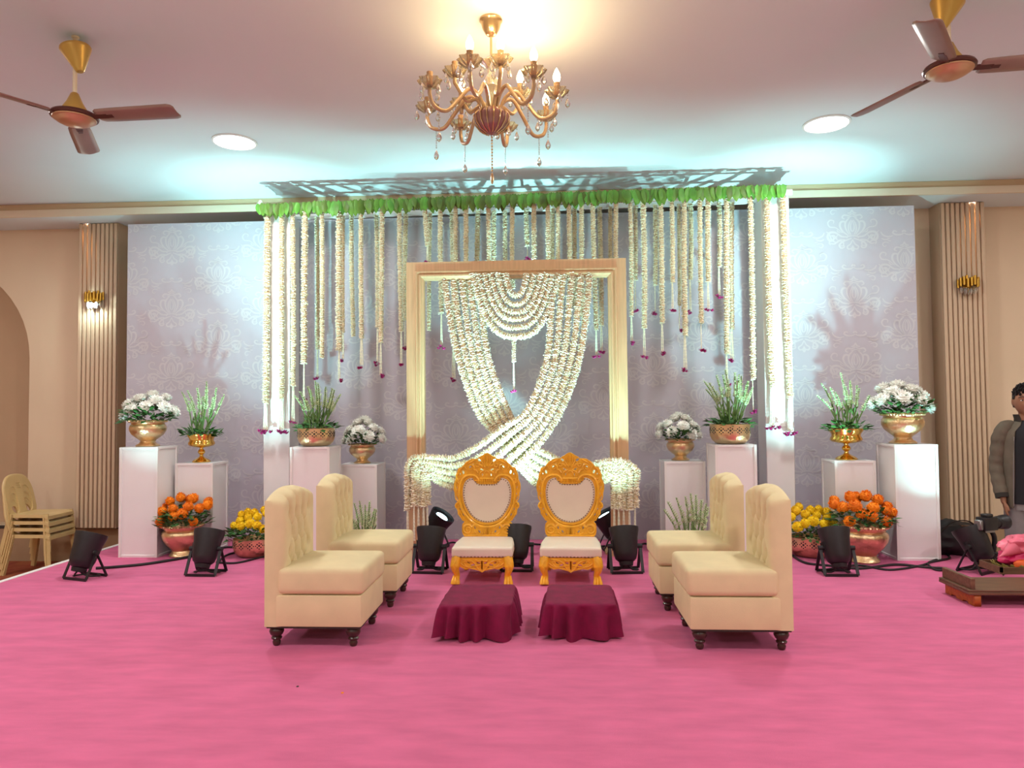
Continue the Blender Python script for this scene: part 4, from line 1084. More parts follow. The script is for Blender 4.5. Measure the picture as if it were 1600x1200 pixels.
footstool([(851, 945), (963, 946), (955, 914), (856, 914)], 'low maroon velvet footstool in front of the right throne chair', 2)

# ------------------------------------------------------------------ chandelier
cq = F(767, 30, CEIL)
ch = thing('chandelier', (cq.x, cq.y, CEIL), 0, 'gold chandelier with curled amber arms, candle bulbs and crystal drops', 'chandelier')
cy_ = cq.y
def chz(y): return P(767, y, cy_).z - CEIL
MB().lathe([(.0, -.001), (.066, -.001), (.068, -.012), (.062, -.02), (.058, -.03), (.052, -.055), (.036, -.085), (.028, -.095), (.012, -.105), (.0, -.106)], 28, flute=0).build('ceiling_cup', M['ch_gold'], ch)
zc0 = chz(88); zb0 = chz(186)
MB().tube([(0, 0, -.10), (0, 0, zc0)], .007, 8).build('rod', M['ch_gold'], ch)
L = zc0 - zb0
MB().lathe([(.0, 0), (.02, -.005), (.05, -.03), (.072, -.045), (.05, -.062), (.026, -.08), (.022, -.11), (.034, -.13), (.042, -.15), (.036, -.17), (.044, -.185), (.036, -.20), (.026, -.23), (.03, -.27), (.045, -L + .02), (.05, -L)], 24, c=(0, 0, zc0), flute=12, famp=.06).build('column', M['crystal'], ch)
MB().lathe([(.055, .045), (.085, .04), (.105, .015), (.098, -.03), (.07, -.065), (.035, -.085), (.012, -.092), (.0, -.10)], 32, c=(0, 0, zb0), flute=16, famp=.04).build('bowl', M['bowl'], ch)
mb = MB()
for k in range(16):
    q = 2 * PI * (k + .5) / 16; mb.tube([(rr * math.cos(q), rr * math.sin(q), zb0 + zz) for rr, zz in ((.088, .042), (.108, .015), (.101, -.03), (.072, -.067), (.036, -.088))], .0035, 5)
mb.build('bowl_ribs', M['ch_gold'], ch)
mb = MB()
for k in range(12):
    z = zb0 - .11 - .018 * k; mb.ball((0, 0, z), (.006, .006, .008), 6, 4)
mb.ball((0, 0, zb0 - .355), (.010, .010, .035), 6, 6)
mb.build('bead_chain', M['ch_gold'], ch)
rng = random.Random(3)
bob_me = MB().lathe([(.012, -.030), (.03, -.026), (.052, -.008), (.066, .016), (.060, .020), (.046, .0), (.02, -.014), (.012, -.014)], 32, flute=8, famp=.12).mesh('drip_dish')
candle_me = MB().lathe([(.013, -.02), (.014, .0), (.013, .02), (.017, .045), (.018, .062), (.0, .062)], 12).mesh('candle')
bulb_me = MB().lathe([(.008, .06), (.018, .075), (.022, .092), (.019, .112), (.010, .134), (.0, .150)], 12).mesh('bulb')
def drop_me(n, s=1):
    mb = MB()
    for k in range(n): mb.ball((0, 0, -.014 * k * s), (.005, .005, .006), 6, 4)
    z = -.014 * n * s
    mb.lathe([(.0, z), (.008, z - .016), (.016, z - .038), (.012, z - .052), (.0, z - .064)], 6, smooth=False)
    return mb.mesh('crystal_drop')
short_me, long_me = drop_me(2), drop_me(8)
ARMS = [(-8, .37, .0, 1, 0), (37, .37, .0, 0, 1), (82, .37, .0, 1, 1), (127, .37, .0, 0, 1), (172, .37, 0, 0, 0), (217, .37, 0, 0, 0), (262, .37, 0, 1, 0), (307, .37, 0, 1, 0)]
ARMS = [(az, r, dz, l, d) for az, r, dz, l, d in ((80, .39, -.02, 0, 1), (35, .39, -.02, 1, 1), (350, .39, -.01, 1, 1), (310, .40, .0, 1, 1), (258, .40, .03, 1, 0), (215, .40, .0, 0, 1), (170, .40, -.01, 0, 1), (125, .39, -.02, 0, 1))]
ARMS += [(290, .20, .13, 1, 0), (55, .28, .13, 1, 0), (140, .26, .05, 1, 0), (200, .22, .13, 0, 0)]
zd = P(665, 158, cy_).z - CEIL                      # height of the drip dishes
for az, r, dz, lit, dr in ARMS:
    q = math.radians(az); e = Vector((math.cos(q), math.sin(q), 0)); z1 = zd + dz
    up = Vector((0, 0, 1)); zA = zb0 + .045
    pts = [e * .05 + up * zA, e * .085 + up * (zA + .075), e * (.30 * r + .03) + up * (zA + .10), e * (.55 * r) + up * (zA + .02), e * (.74 * r) + up * (z1 - .135), e * (.93 * r) + up * (z1 - .125), e * r + up * (z1 - .07), e * r + up * (z1 - .025)]
    if r < .3: pts = [e * .05 + up * zA, e * .09 + up * (zA + .06), e * (r * .7) + up * (zA + .05), e * (r * .96) + up * (zA + .13), e * r + up * (z1 - .06), e * r + up * (z1 - .02)]
    a = MB().tube(catmull(pts, 7), .0115, 8).build('arm', M['ch_arm'], ch)
    b = mkobj('drip_dish', bob_me, M['crystal'], a); b.location = e * r + up * z1
    c = mkobj('candle', candle_me, M['candle'], a); c.location = e * r + up * z1
    if lit:
        c = mkobj('bulb', bulb_me, M['bulb'], a); c.location = e * r + up * z1
        l = bpy.data.lights.new('bulb_light', 'POINT'); l.energy = BULB_W; l.color = BULB_COL; l.shadow_soft_size = .02
        o = bpy.data.objects.new('bulb_light', l); link(o); o.parent = ch; o.location = e * r + up * (z1 + .165)
    for k in range(4):
        w_ = q + PI / 2 * k + .4; c = mkobj('crystal_drop', short_me, M['clear'], a); c.location = e * r + up * (z1 + .008) + Vector((math.cos(w_), math.sin(w_), 0)) * .063
    if dr:
        c = mkobj('crystal_drop', long_me, M['clear'], a); c.location = e * (r * .86) + up * (z1 - .150)

# ------------------------------------------------------------------ ceiling fans
def ceiling_fan(q, yhub, angs, lab, tilt):
    t = thing('ceiling_fan', (q.x, q.y, CEIL), 0, lab, 'fan', 'brown ceiling fans')
    hz = P(*yhub, q.y).z - CEIL
    MB().lathe([(.022, -.001), (.022, -.012), (.014, -.016), (.014, -.06)], 16).build('ceiling_hook', M['cream_metal'], t)
    MB().tube([(0, 0, -.03), (0, 0, hz + .10)], .0125, 12).build('down_rod', M['cream_metal'], t)
    cz = -.075 if hz < -.45 else -.05
    Mt = Matrix.Translation((0, 0, cz)) @ Matrix.Rotation(tilt, 4, 'Y')
    MB().lathe([(.014, -.152), (.021, -.150), (.030, -.135), (.082, -.018), (.088, -.004), (.086, .003), (.078, -.006), (.02, -.125)], 32, M=Mt).build('canopy_cup', M['fan_gold'], t)
    h = MB().lathe([(.016, .15), (.022, .145), (.045, .09), (.080, .03), (.080, .015), (.0, .012)], 32, c=(0, 0, hz)).build('motor_cone', M['fan_gold'], t)
    MB().lathe([(.0, .022), (.10, .022), (.128, .016), (.134, .004), (.130, -.006), (.112, -.010), (.0, -.010)], 40, c=(0, 0, hz)).build('motor_rim', M['fan_dark'], t)
    MB().lathe([(.120, -.010), (.118, -.016), (.105, -.020), (.098, -.030), (.07, -.044), (.03, -.052), (.0, -.053)], 40, c=(0, 0, hz)).build('motor_plate', M['fan_hub'], t)
    bm_ = MB(); n = 12
    v, f = [], []
    prof = [(.150, .046), (.17, .060), (.25, .064), (.40, .066), (.55, .068), (.63, .069), (.655, .060), (.665, .042)]
    for x, hwd in prof:
        for y in (-1, -.6, 0, .6, 1): v.append((x, y * hwd, -.004 * (1 - y * y) * 2))
    for i in range(len(prof) - 1):
        for k in range(4): f.append((5 * i + k, 5 * i + k + 1, 5 * i + k + 6, 5 * i + k + 5))
    me = bpy.data.meshes.new('blade'); me.from_pydata(v, [], f); me.polygons.foreach_set('use_smooth', [True] * len(f))
    bmm = bmesh.new(); bmm.from_mesh(me); bmesh.ops.solidify(bmm, geom=bmm.faces[:], thickness=.004); bmm.to_mesh(me); bmm.free()
    br = MB().box((.10, -.020, -.004), (.22, .020, .006)).box((.21, -.014, -.006), (.255, .014, -.003)).mesh('bracket', .004, 1)
    for a in angs:
        b = mkobj('blade', me, M['fan'], t); b.location = (0, 0, hz); b.rotation_euler = (math.radians(-13), 0, math.radians(a))
        k = mkobj('bracket', br, M['fan_dark'], b); k.location = (0, 0, -.004)
ceiling_fan(F(118, 57, CEIL), (118, 183), (117, 237, 357), 'brown three-bladed ceiling fan with a gold cup, on the left', -.22)
ceiling_fan(F(1480, -10, CEIL), (1482, 108), (112, 233, 353), 'brown three-bladed ceiling fan with a gold cup, on the right', .22)

# ------------------------------------------------------------------ wall sconces
def sconce(px, py, lit, lab):
    q = P(px, py, PIL_Y - .02)
    t = thing('wall_sconce', (q.x, PIL_Y - .001, q.z), 0, lab, 'sconce', 'gold tube wall sconces')
    MB().box((-.045, -.02, -.09), (.045, -.001, .05)).build('back_plate', M['sconce_gold'], t, .004, 1)
    mb = MB()
    for row, (n, R, dz) in enumerate(((9, .105, .0), (7, .078, .015))):
        for k in range(n):
            a = PI + PI * (k + .5) / n; x, y = R * math.cos(a), -.025 + R * .75 * math.sin(a)
            c = MB().lathe([(.0135, -.045), (.0135, .045), (.010, .045), (.010, -.03), (.0, -.03)], 10, c=(x, y, dz + .012 * ((k * 7) % 3 - 1))).build('tube', M['sconce_gold'], t)
    for k in range(11):
        a = PI + PI * (k + .5) / 11; R = .085 if k % 2 else .055
        x, y = R * math.cos(a), -.02 + R * .75 * math.sin(a); z = -.05 - .03 * math.sin(PI * (k + .5) / 11)
        MB().lathe([(.0, z + .02), (.012, z + .01), (.016, z - .02), (.008, z - .045), (.0, z - .06)], 6, c=(x, y, 0), smooth=False).build('crystal', M['sconce_lit'] if lit and k in (3, 5, 7) else M['clear'], t)
    if lit:
        l = bpy.data.lights.new('sconce_light', 'POINT'); l.energy = 9; l.color = (.75, 1, .95); l.shadow_soft_size = .02
        o = bpy.data.objects.new('sconce_light', l); link(o); o.parent = t; o.location = (0, -.11, -.10)
sconce(149, 465, True, 'lit gold tube wall sconce on the left fluted pilaster')
sconce(1511, 442, False, 'unlit gold tube wall sconce on the right fluted pilaster')

# ------------------------------------------------------------------ stacked plastic chairs
def make_plastic_chair():
    t = thing('plastic_chair', (0, 0, 0))
    v, f = [], []; n = 12
    for i in range(n + 1):
        for j in range(n + 1):
            x = -.20 + .42 * i / n; y = (-.215 + .43 * j / n) * (.90 + .10 * i / n)
            z = .43 - .018 * math.sin(PI * i / n) * math.sin(PI * j / n) - .02 * max(0, (i / n - .85) / .15) ** 2
            v.append((x, y, z))
    for i in range(n):
        for j in range(n): f.append((i * (n + 1) + j, (i + 1) * (n + 1) + j, (i + 1) * (n + 1) + j + 1, i * (n + 1) + j + 1))
    me = bpy.data.meshes.new('seat'); me.from_pydata(v, [], f); bm = bmesh.new(); bm.from_mesh(me)
    ed = [e for e in bm.edges if e.is_boundary]; r = bmesh.ops.extrude_edge_only(bm, edges=ed)
    for w_ in [g for g in r['geom'] if isinstance(g, bmesh.types.BMVert)]: w_.co.z -= .035; w_.co.x *= 1.02; w_.co.y *= 1.02
    bmesh.ops.recalc_face_normals(bm, faces=bm.faces[:]); bmesh.ops.solidify(bm, geom=bm.faces[:], thickness=.005)
    for q in bm.faces: q.smooth = True
    bm.to_mesh(me); bm.free(); me.set_sharp_from_angle(angle=.8); mkobj('seat', me, M['plastic'], t)
    # back: outline with slots, leaning
    lean = Matrix.Translation((-.195, 0, .42)) @ Matrix.Rotation(-.24, 4, 'Y') @ Matrix.Rotation(PI / 2, 4, 'Z')
    out = smooth2([(-.19, 0), (-.215, .15), (-.20, .30), (-.13, .40), (0, .425), (.13, .40), (.20, .30), (.215, .15), (.19, 0), (0, -.01)], 4)
    slots = [smooth2([(-.145, .03), (-.165, .15), (-.150, .25), (-.11, .30), (-.055, .27), (-.055, .03)], 3), smooth2([(.145, .03), (.165, .15), (.150, .25), (.11, .30), (.055, .27), (.055, .03)], 3)]
    sl2 = [[(-.03, z0), (.03, z0), (.03, z0 + .012), (-.03, z0 + .012)] for z0 in (.30, .325, .275)]
    b = fill2d('backrest', [out] + slots + sl2, .016, 0, M['plastic'], t); b.data.transform(lean)
    rim = catmull([lean @ Vector((x, .008, z)) for x, z in ((-.19, 0), (-.215, .15), (-.20, .30), (-.13, .40), (0, .425), (.13, .40), (.20, .30), (.215, .15), (.19, 0))], 6)
    MB().tube(rim, .014, 8).build('back_rim', M['plastic'], t)
    for sx, sy in ((1, 1), (1, -1), (-1, 1), (-1, -1)):
        x0, x1 = (.19, .235) if sx > 0 else (-.19, -.27); y0, y1 = sy * .20, sy * .235
        mb = MB(); pts = [(x0, y0, .43), (x0 + (x1 - x0) * .4, y0 + (y1 - y0) * .4, .25), (x1, y1, .001)]
        for a, c in zip(pts, pts[1:]):
            mb.bar(a, c, .055 if a[2] > .3 else .046, .010, up=(0, 1, 0)); mb.bar((a[0] - sx * .02, a[1], a[2]), (c[0] - sx * .02, c[1], c[2]), .010, .034, up=(0, 1, 0))
        mb.build('leg', M['plastic'], t)
    return t
pc = make_plastic_chair()
base = F(66, 893, HALL)
names = ['lowest of the four', 'second from the bottom', 'third from the bottom', 'topmost of the four']
for i in range(4):
    o = pc if i == 0 else copy_tree(pc)
    o.location = (base.x - .012 * i, base.y + .006 * i, HALL + .070 * i); o.rotation_euler = (0, 0, math.radians(2))
    setp(o, 'beige plastic chair stacked beside the stage at the far left, %s' % names[i], 'chair', 'stacked plastic chairs')

# ------------------------------------------------------------------ low wooden table and what lies around it
a0, a1 = F(1468, 904, .10), F(1513, 925, .10)
tx0, ty0, ty1 = (a0.x + a1.x) / 2, a1.y, a0.y
tw = 1.0; tcx = tx0 + tw / 2
tb = thing('low_table', (tcx, (ty0 + ty1) / 2, 0), 0, 'low brown wooden table with orange wood legs at the right edge of the stage', 'table')
hx, hy = tw / 2, (ty1 - ty0) / 2
MB().box((-hx, -hy, .078), (hx, hy, .098)).build('lower_board', M['bench'], tb, .003, 1)
MB().box((-hx + .0, -hy + .004, .099), (hx, hy, .112)).build('top_board', M['bench'], tb, .003, 1)
MB().box((-hx + .02, -hy + .015, .112), (-hx + .05, hy - .01, .185)).build('side_board', M['bench'], tb, .003, 1)
leg = fill2d('leg', [[(-hy + .01, 0), (-hy * .55, 0), (-hy * .5, .012), (-hy * .25, .012), (-hy * .2, 0), (hy * .2, 0), (hy * .25, .012), (hy * .5, .012), (hy * .55, 0), (hy - .01, 0), (hy - .01, .078), (-hy + .01, .078)]], .045, .003, M['bench_leg'], tb)
leg.data.transform(Matrix.Rotation(PI / 2, 4, 'Z')); leg.location = (-hx + .06, 0, .0005)
l2 = leg.copy(); link(l2); l2.location = (hx - .06, 0, .0005)
# tray and pink bundle on the table
bq = P(1590, 880, 5.55)
tr = thing('wooden_tray', (bq.x + .02, 5.56, .1125), 0, 'small brown wooden tray under the pink satin bundle', 'tray')
MB().box((-.22, -.14, 0), (.22, .14, .012)).box((-.22, -.14, .012), (.22, -.125, .05)).box((-.22, .125, .012), (.22, .14, .05)).box((-.22, -.14, .012), (-.205, .14, .05)).box((.205, -.14, .012), (.22, .14, .05)).build('tray_board', M['bench'], tr)
bn = thing('satin_bundle', (bq.x + .05, 5.56, .127), 0, 'pink satin gift bundle with a green gold ruffle at the right edge', 'bundle')
from mathutils import noise as mnoise
def crumple(c, r, amp, fr, seed, n=40, m=26, zmin=None):
    mb = MB(); mb.ball((0, 0, 0), (1, 1, 1), n, m); vs = []
    for p in mb.v:
        d = Vector(p); k = 1 + amp * (mnoise.noise(d * fr + Vector((seed, 0, 0))) + .5 * abs(mnoise.noise(d * fr * 2.3 + Vector((0, seed, 0)))))
        q = Vector((c[0] + d.x * r[0] * k, c[1] + d.y * r[1] * k, c[2] + d.z * r[2] * k))
        if zmin is not None: q.z = max(q.z, zmin)
        vs.append(tuple(q))
    mb.v = vs; return mb
b1 = crumple((.02, 0, .075), (.185, .115, .075), .30, 2.2, 3, zmin=.002); b1.build('lower_wrap', M['magenta'], bn)
mb = crumple((.06, -.01, .168), (.20, .12, .085), .35, 2.0, 8)
mb.tube(catmull([(-.10, -.06, .165), (-.17, -.07, .125), (-.225, -.08, .10)], 6), [.055, .05, .045, .04, .034, .028, .022, .017, .012, .009, .007, .004, .002], 10)
mb.build('satin_wrap', M['pink'], bn)
crumple((-.075, -.105, .05), (.06, .03, .035), .3, 3, 5, 20, 12).build('orange_cloth', M['orange_cloth'], bn)
v, f = [], []
for i in range(61):
    q = PI * .75 + PI * 1.2 * i / 60; rr = .215 + .012 * math.sin(i * 1.3)
    v += [(rr * .92 * math.cos(q), rr * .58 * math.sin(q), .004), (rr * 1.02 * math.cos(q), rr * .64 * math.sin(q) - .01, .040 + .012 * math.sin(i * 1.3))]
for i in range(60): f.append((2 * i, 2 * i + 2, 2 * i + 3, 2 * i + 1))
me = bpy.data.meshes.new('ruffle'); me.from_pydata(v, [], f); me.update()
bm = bmesh.new(); bm.from_mesh(me); bmesh.ops.solidify(bm, geom=bm.faces[:], thickness=.003); bm.to_mesh(me); bm.free(); mkobj('ruffle', me, M['goldtrim'], bn)

# black bags between the tall pedestal and the pilaster
gq = P(1487, 850, 6.75)
bg = thing('equipment_bag', (gq.x, 6.75, .001), .15, 'black equipment bag on the carpet beside the tallest right pedestal', 'bag')
crumple((0, 0, .13), (.30, .17, .15), .22, 2.4, 2, zmin=.0).build('bag_body', M['rubber'], bg)
MB().box((-.02, -.12, .255), (.30, .06, .272), Matrix.Rotation(.12, 4, 'Y')).build('brown_folder', M['bench'], bg)
MB().tube(catmull([(-.22, -.10, .16), (-.12, -.16, .30), (.05, -.17, .31), (.2, -.12, .18)], 6), .012, 6, flat=.4).build('bag_strap', M['collar'], bg)
sq = F(1484, 868)
sb = thing('tripod_bag', (sq.x, sq.y + .05, .001), 0, 'long slim black tripod bag lying against the tallest right pedestal', 'bag')
mb = MB(); c = catmull([(-.16, .22, .06), (0, .05, .058), (.17, -.12, .052)], 8); mb.tube(c, [.03] + [.058] * (len(c) - 2) + [.03], 12); mb.build('bag_body', M['rubber'], sb)
MB().tube(catmull([(-.08, .13, .115), (0, .04, .15), (.09, -.04, .112)], 6), .008, 6).build('bag_handle', M['collar'], sb)

# camera on a short stand
kq = P(1549, 817, 6.0)
cm = thing('video_camera', (kq.x, 6.0, .001), 0, 'black video camera with a big lens on a short stand below the man', 'camera')
kz = kq.z
R = Matrix.Translation((0, 0, kz)) @ Matrix.Rotation(.35, 4, 'Z')
body = MB().box((-.115, -.045, -.055), (.02, .045, .05), R).build('camera_body', M['black'], cm, .008, 2)
MB().box((-.085, -.03, .05), (-.01, .03, .075), R).build('viewfinder_hump', M['black'], body, .006, 1)
MB().box((-.15, -.03, -.05), (-.115, .03, .03), R).build('side_grip', M['grey'], body, .006, 1)
Ml = R @ Matrix.Rotation(PI / 2, 4, 'Y')
ln = MB().lathe([(.0, .015), (.044, .015), (.046, .03), (.044, .05), (.050, .055), (.052, .10), (.056, .105), (.058, .15), (.050, .155), (.050, .14), (.0, .14)], 28, M=Ml).build('lens_barrel', M['black'], cm)
MB().lathe([(.0, .141), (.049, .141), (.049, .144)], 24, M=Ml).build('lens_glass', M['glassblk'], ln)
MB().box((-.09, -.022, -.075), (.01, .022, -.056), R).build('mount_plate', M['grey'], cm)
MB().tube(catmull([(.0, 0, kz - .07), (.02, 0, kz - .12), (.015, 0, kz - .20), (.0, 0, .12)], 6), .018, 10).build('handle', M['black'], cm)
MB().box((-.02, -.03, .10), (.05, .03, .16)).build('grip_block', M['rubber'], cm, .006, 1)
for k in range(3):
    q = 2 * PI * k / 3 + .5; MB().tube([(0, 0, .13), (math.cos(q) * .14, math.sin(q) * .14, .008)], [.012, .008], 8).build('leg', M['black'], cm)

# ------------------------------------------------------------------ the man at the right edge
YP = 6.25
hq = P(1601, 627, YP)
pe = thing('person', (hq.x, YP, HALL), -.38, 'standing man in olive jacket, black shirt and grey trousers at the right edge', 'person')
HT = hq.z - HALL                                   # height of the head centre above the hall floor
S = HT / 1.64
def skin(name, chains, m, parent, sub=1, remesh=None, extra=None):
    """chains: lists of (point, radius) grown into one surface"""
    me = bpy.data.meshes.new(name); v, e, r = [], [], []
    roots = set()
    for ci, c in enumerate(chains):
        roots.add(len(v))
        for i, (p, rad) in enumerate(c):
            if isinstance(p, int): idx = p
            else: v.append(tuple(p)); r.append(rad if isinstance(rad, tuple) else (rad, rad)); idx = len(v) - 1
            if i: e.append((last, idx))
            last = idx
    me.from_pydata(v, e, []); o = bpy.data.objects.new(name, me); link(o)
    md = o.modifiers.new('skin', 'SKIN'); md.use_smooth_shade = True
    for i, q in enumerate(me.skin_vertices[0].data): q.radius = r[i]; q.use_root = (i in roots)
    s = o.modifiers.new('sub', 'SUBSURF'); s.levels = sub; s.render_levels = sub
    m2 = bpy.data.meshes.new_from_object(o.evaluated_get(bpy.context.evaluated_depsgraph_get()))
    bpy.data.objects.remove(o)
    if extra:
        bm = bmesh.new(); bm.from_mesh(m2); t_ = extra.mesh('x'); bm.from_mesh(t_); bm.to_mesh(m2); bm.free()
    if remesh:
        o = bpy.data.objects.new(name, m2); link(o); md = o.modifiers.new('r', 'REMESH'); md.mode = 'VOXEL'; md.voxel_size = remesh; md.use_smooth_shade = True
        sm = o.modifiers.new('s', 'SMOOTH'); sm.iterations = 3; sm.factor = .5
        m2 = bpy.data.meshes.new_from_object(o.evaluated_get(bpy.context.evaluated_depsgraph_get())); bpy.data.objects.remove(o)
    m2.name = name; m2.polygons.foreach_set('use_smooth', [True] * len(m2.polygons))
    return mkobj(name, m2, m, parent)
# figure faces -y; its right arm is at -x
sc = lambda x, y, z: Vector((x * S * .81, y * S, z * S))
hc = lambda x, y, z: Vector((x * S, y * S, z * S))
hd = MB(); hd.ball((0, 0, 0), (1, 1, 1), 40, 30); vs = []
for p in hd.v:
    x, y, z = p; zz = z * .122; wz = 1.0
    if z < 0: wz = 1 - .27 * (-z) ** 1.8
    X = x * .076 * wz; Y = y * (.097 - (.010 if z < 0 else 0) * -z)
    if z < -.2 and y < 0: Y *= 1 - .05 * (-z)
    if y > 0 and z < -.3: Y *= 1 + .35 * (z + .3)
    if y < 0:
        ex = math.exp(-((abs(x) - .42) / .2) ** 2 - ((z - .05) / .14) ** 2); Y += .009 * ex
        Y -= .005 * math.exp(-((z - .24) / .10) ** 2) * (abs(x) < .8)
        Y -= .006 * math.exp(-(x / .25) ** 2 - ((z + .80) / .18) ** 2)
        Y -= .004 * math.exp(-(x / .3) ** 2 - ((z + .50) / .12) ** 2)
    vs.append(tuple(hc(X, Y - .005, zz + 1.64)))
hd.v = vs
hd.tube([hc(0, -.096, 1.665), hc(0, -.106, 1.645), hc(0, -.118, 1.618), hc(0, -.100, 1.604)], [.008 * S, .011 * S, .017 * S, .010 * S], 10)
for s in (-1, 1):
    hd.ball(hc(s * .014, -.104, 1.610), (.010 * S, .010 * S, .008 * S), 8, 5)
    hd.ball(hc(s * .078, .008, 1.635), (.010 * S, .020 * S, .032 * S), 10, 8)
hd.tube([hc(-.026, -.072, 1.577), hc(0, -.087, 1.580), hc(.026, -.072, 1.577)], [.004 * S, .007 * S, .004 * S], 8)
hd.tube([hc(-.022, -.071, 1.566), hc(0, -.085, 1.564), hc(.022, -.071, 1.566)], [.004 * S, .007 * S, .004 * S], 8)
def arm(s):
    sh, el, wr = (s * .185, .0, 1.40), (s * .232, .02, 1.12), (s * .215, -.05, .875)
    ch_ = [[(sc(s * .06, 0, 1.42), .06), (sc(*sh), .058 * S), (sc(s * .215, .01, 1.27), .046 * S), (sc(*el), .038 * S), (sc(s * .226, -.015, 1.0), .034 * S), (sc(*wr), .026 * S), (sc(s * .212, -.068, .82), (.040 * S, .020 * S))]]
    for k, (dy, ln_) in enumerate(((-.034, .072), (-.012, .082), (.010, .076), (.030, .060))):
        b = Vector((s * .210, -.070 + dy * .9, .800)); ch_.append([(sc(*(b + Vector((0, 0, .035)))), .010), (sc(*b), .0098), (sc(*(b + Vector((-s * .008, -.006, -ln_ * .45)))), .0092), (sc(*(b + Vector((-s * .026, -.014, -ln_ * .85)))), .0078)])
    ch_.append([(sc(s * .205, -.085, .835), .011), (sc(s * .190, -.110, .805), .011), (sc(s * .178, -.116, .770), .009)])
    return ch_
chains = [[(sc(0, 0, .98), (.15 * S, .10 * S)), (sc(0, 0, 1.12), (.14 * S, .095 * S)), (sc(0, .0, 1.30), (.16 * S, .105 * S)), (sc(0, .01, 1.42), (.10 * S, .075 * S)), (sc(0, .012, 1.50), .055 * S), (sc(0, .0, 1.58), .05 * S)]]
for s in (-1, 1): chains += arm(s)
for s in (-1, 1): chains.append([(sc(s * .05, 0, .96), .09 * S), (sc(s * .095, 0, .88), .085 * S), (sc(s * .10, -.01, .50), .055 * S), (sc(s * .105, .01, .28), .050 * S), (sc(s * .105, .02, .09), .035 * S), (sc(s * .11, -.03, .045), .038 * S), (sc(s * .115, -.14, .03), .030 * S)])
body = skin('body', chains, M['skin'], pe, 1, .0075, hd)
for s in (-1, 1):
    e = MB().ball(hc(s * .0315, -.0795, 1.648), .0125 * S, 14, 10).build('eye', M['eye'], pe)
    MB().ball(hc(s * .0315, -.0890, 1.648), (.0062 * S, .0035 * S, .0062 * S), 10, 6).build('iris', M['iris'], e)
    MB().ball(hc(s * .0315, -.0790, 1.6555), (.0165 * S, .0138 * S, .0088 * S), 14, 8).ball(hc(s * .0315, -.0785, 1.6385), (.0155 * S, .0128 * S, .0060 * S), 14, 8).build('eyelids', M['skin'], e)
    MB().tube(catmull([hc(s * .013, -.099, 1.673), hc(s * .034, -.098, 1.677), hc(s * .056, -.083, 1.667)], 5), [.0035] * 5 + [.004] * 5 + [.0025], 6, flat=.8).build('eyebrow', M['hair'], pe)
MB().tube(catmull([hc(-.025, -.074, 1.571), hc(-.010, -.087, 1.572), hc(.010, -.087, 1.572), hc(.025, -.074, 1.571)], 4), [.002] + [.0048] * 11 + [.002], 6).build('lips', M['lips'], pe)
# hair: a cap with tufts swept up
hb = MB(); hb.ball((0, 0, 0), (1, 1, 1), 36, 24); vs = []
for p in hb.v:
    x, y, z = p; k = 1.0 + .06 * mnoise.noise(Vector(p) * 5)
    lim = .52 if y < -.42 else (.02 if y < .2 else -.45)
    zz = max(z, lim); kk = k if z > lim else .80
    vs.append(tuple(hc(x * .084 * kk, (y * .106 * kk) + .004, 1.645 + zz * .134 * (k if z > lim else 1))))
hb.v = vs
rg = random.Random(8)
for k in range(170):
    q = rg.random() * 6.28; rr = math.sqrt(rg.random()); x, y = rr * math.cos(q), rr * math.sin(q) * .95 - .15
    if x * x + y * y > 1: continue
    z = math.sqrt(max(0, 1 - x * x - y * y)); p = hc(x * .08, y * .10 + .002, 1.645 + max(z, .38) * .128)
    d = Vector((x * .6 + rg.uniform(-.3, .3), y * .5 - .35, .6 + rg.random() * .5)).normalized()
    hb.tube([p - d * .004, p + d * .014, p + d * .026 + Vector((0, 0, -.003))], [.011, .008, .002], 6)
hb.build('hair', M['hair'], pe)
# clothes
def shell(levels, g0, m, name, th=.012, n=40):
    """open-fronted garment: levels (z, rx, ry, cy, half gap in rad)"""
    v, f = [], []
    for z, rx, ry, cy, g in levels:
        for i in range(n + 1):
            q = -PI / 2 + g + (2 * PI - 2 * g) * i / n; w_ = 1 + .02 * math.sin(5 * q + 9 * z)
            for t_ in (0, th): v.append(tuple(sc((rx * w_ - t_) * math.cos(q), cy + (ry * w_ - t_) * math.sin(q), z)))
    L_ = 2 * (n + 1)
    for j in range(len(levels) - 1):
        for i in range(n):
            a = j * L_ + 2 * i; f += [(a, a + 2, a + L_ + 2, a + L_), (a + 1, a + L_ + 1, a + L_ + 3, a + 3)]
        for a in (j * L_, j * L_ + 2 * n): f.append((a, a + L_, a + L_ + 1, a + 1))
    for j in (0, (len(levels) - 1) * L_):
        for i in range(n): f.append((j + 2 * i, j + 2 * i + 1, j + 2 * i + 3, j + 2 * i + 2))
    me = bpy.data.meshes.new(name); me.from_pydata(v, [], f); me.polygons.foreach_set('use_smooth', [True] * len(f)); me.set_sharp_from_angle(angle=1.0)
    return me
jk = mkobj('jacket', shell([(.80, .198, .140, .0, .80), (.90, .200, .142, .0, .76), (1.05, .196, .138, .0, .72), (1.20, .202, .140, .0, .68), (1.32, .205, .138, .002, .64), (1.40, .185, .122, .006, .62), (1.45, .135, .100, .012, .46), (1.485, .085, .082, .016, .55)], 0, M['jacket'], 'jacket'), M['jacket'], pe)
MB().tube([sc(-.140, -.100, .81), sc(-.132, -.103, 1.1), sc(-.120, -.106, 1.36)], .004, 6).build('zip', M['grey'], jk)
cl = mkobj('collar', shell([(1.455, .094, .092, .012, .60), (1.50, .088, .086, .014, .60), (1.535, .098, .094, .014, .72)], 0, M['collar'], 'collar', .008), M['collar'], jk)
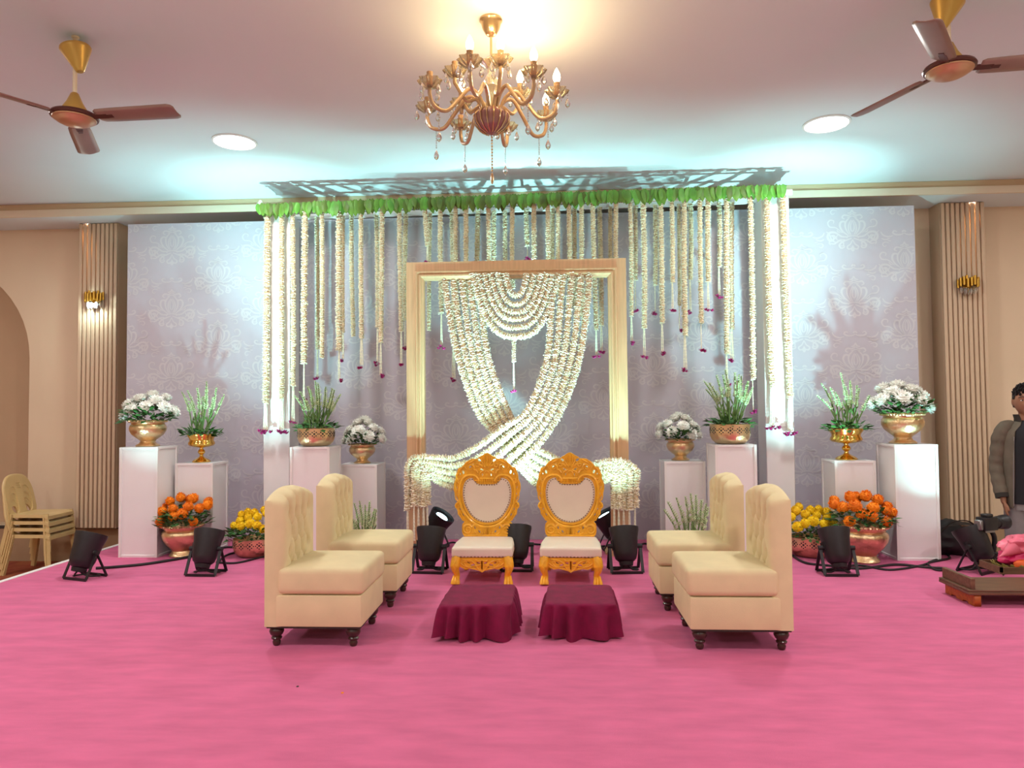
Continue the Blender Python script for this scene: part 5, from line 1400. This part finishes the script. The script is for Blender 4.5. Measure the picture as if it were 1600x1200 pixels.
for s in (-1, 1):
    c = catmull([sc(s * .085, .012, 1.452), sc(s * .150, .008, 1.428), sc(s * .205, .005, 1.36), sc(s * .228, .012, 1.24), sc(s * .242, .02, 1.12), sc(s * .236, -.012, 1.0), sc(s * .222, -.045, .895)], 8); n = len(c)
    rs = [(.034 + .034 * min(1, i / 8) - .018 * (i / n) + .003 * math.sin(i * 1.15) * (i > n * .3)) * S for i in range(n)]
    sl = MB().tube(c, rs, 18).build('sleeve', M['jacket'], jk)
    MB().tube([sc(s * .2235, -.042, .905), sc(s * .219, -.052, .872)], .050 * S, 18).build('cuff', M['collar'], sl)
MB().tube([sc(0, 0, .83), sc(0, 0, 1.1), sc(0, .0, 1.3), sc(0, .004, 1.41), sc(0, .008, 1.46), sc(0, .010, 1.485)], [.158 * S, .152 * S, .158 * S, .138 * S, .088 * S, .064 * S], 36, flat=.80).build('shirt', M['shirt'], pe)
tq = MB()
tq.tube([sc(0, 0, .78), sc(0, 0, .86), sc(0, 0, .92)], [.150 * S, .153 * S, .150 * S], 32, flat=.78)
for s in (-1, 1): tq.tube(catmull([sc(s * .075, 0, .86), sc(s * .092, 0, .74), sc(s * .10, -.008, .50), sc(s * .105, .01, .28), sc(s * .106, .012, .06)], 6), [(.098 - .030 * i / 24) * S for i in range(25)], 22)
tq.build('trousers', M['trousers'], pe)
for s in (-1, 1):
    mb = MB(); mb.tube(catmull([sc(s * .108, .055, .050), sc(s * .11, .0, .052), sc(s * .112, -.08, .045), sc(s * .116, -.165, .032)], 5), [.036 * S] + [.050 * S] * 8 + [.048 * S] * 4 + [.044 * S, .034 * S, .016 * S], 14, flat=.8)
    mb.v = [(x, y, max(z, .001)) for x, y, z in mb.v]; mb.build('shoe', M['rubber'], pe)

# small stain flecks and a stray petal on the carpet
for i, (px, py, r, m, lab) in enumerate(((535, 1083, .008, 'orange', 'single stray orange marigold petal on the empty carpet'), (465, 1073, .007, 'dark', 'tiny dark scrap on the carpet left of the stray orange petal'))):
    q = F(px, py); o = MB().lathe([(0, .001), (r, .001), (r * .7, .004), (0, .005)], 7).build('petal' if i == 0 else 'paper_scrap', M[m], None)
    o.location = (q.x, q.y, 0); setp(o, lab, 'petal' if i == 0 else 'scrap')
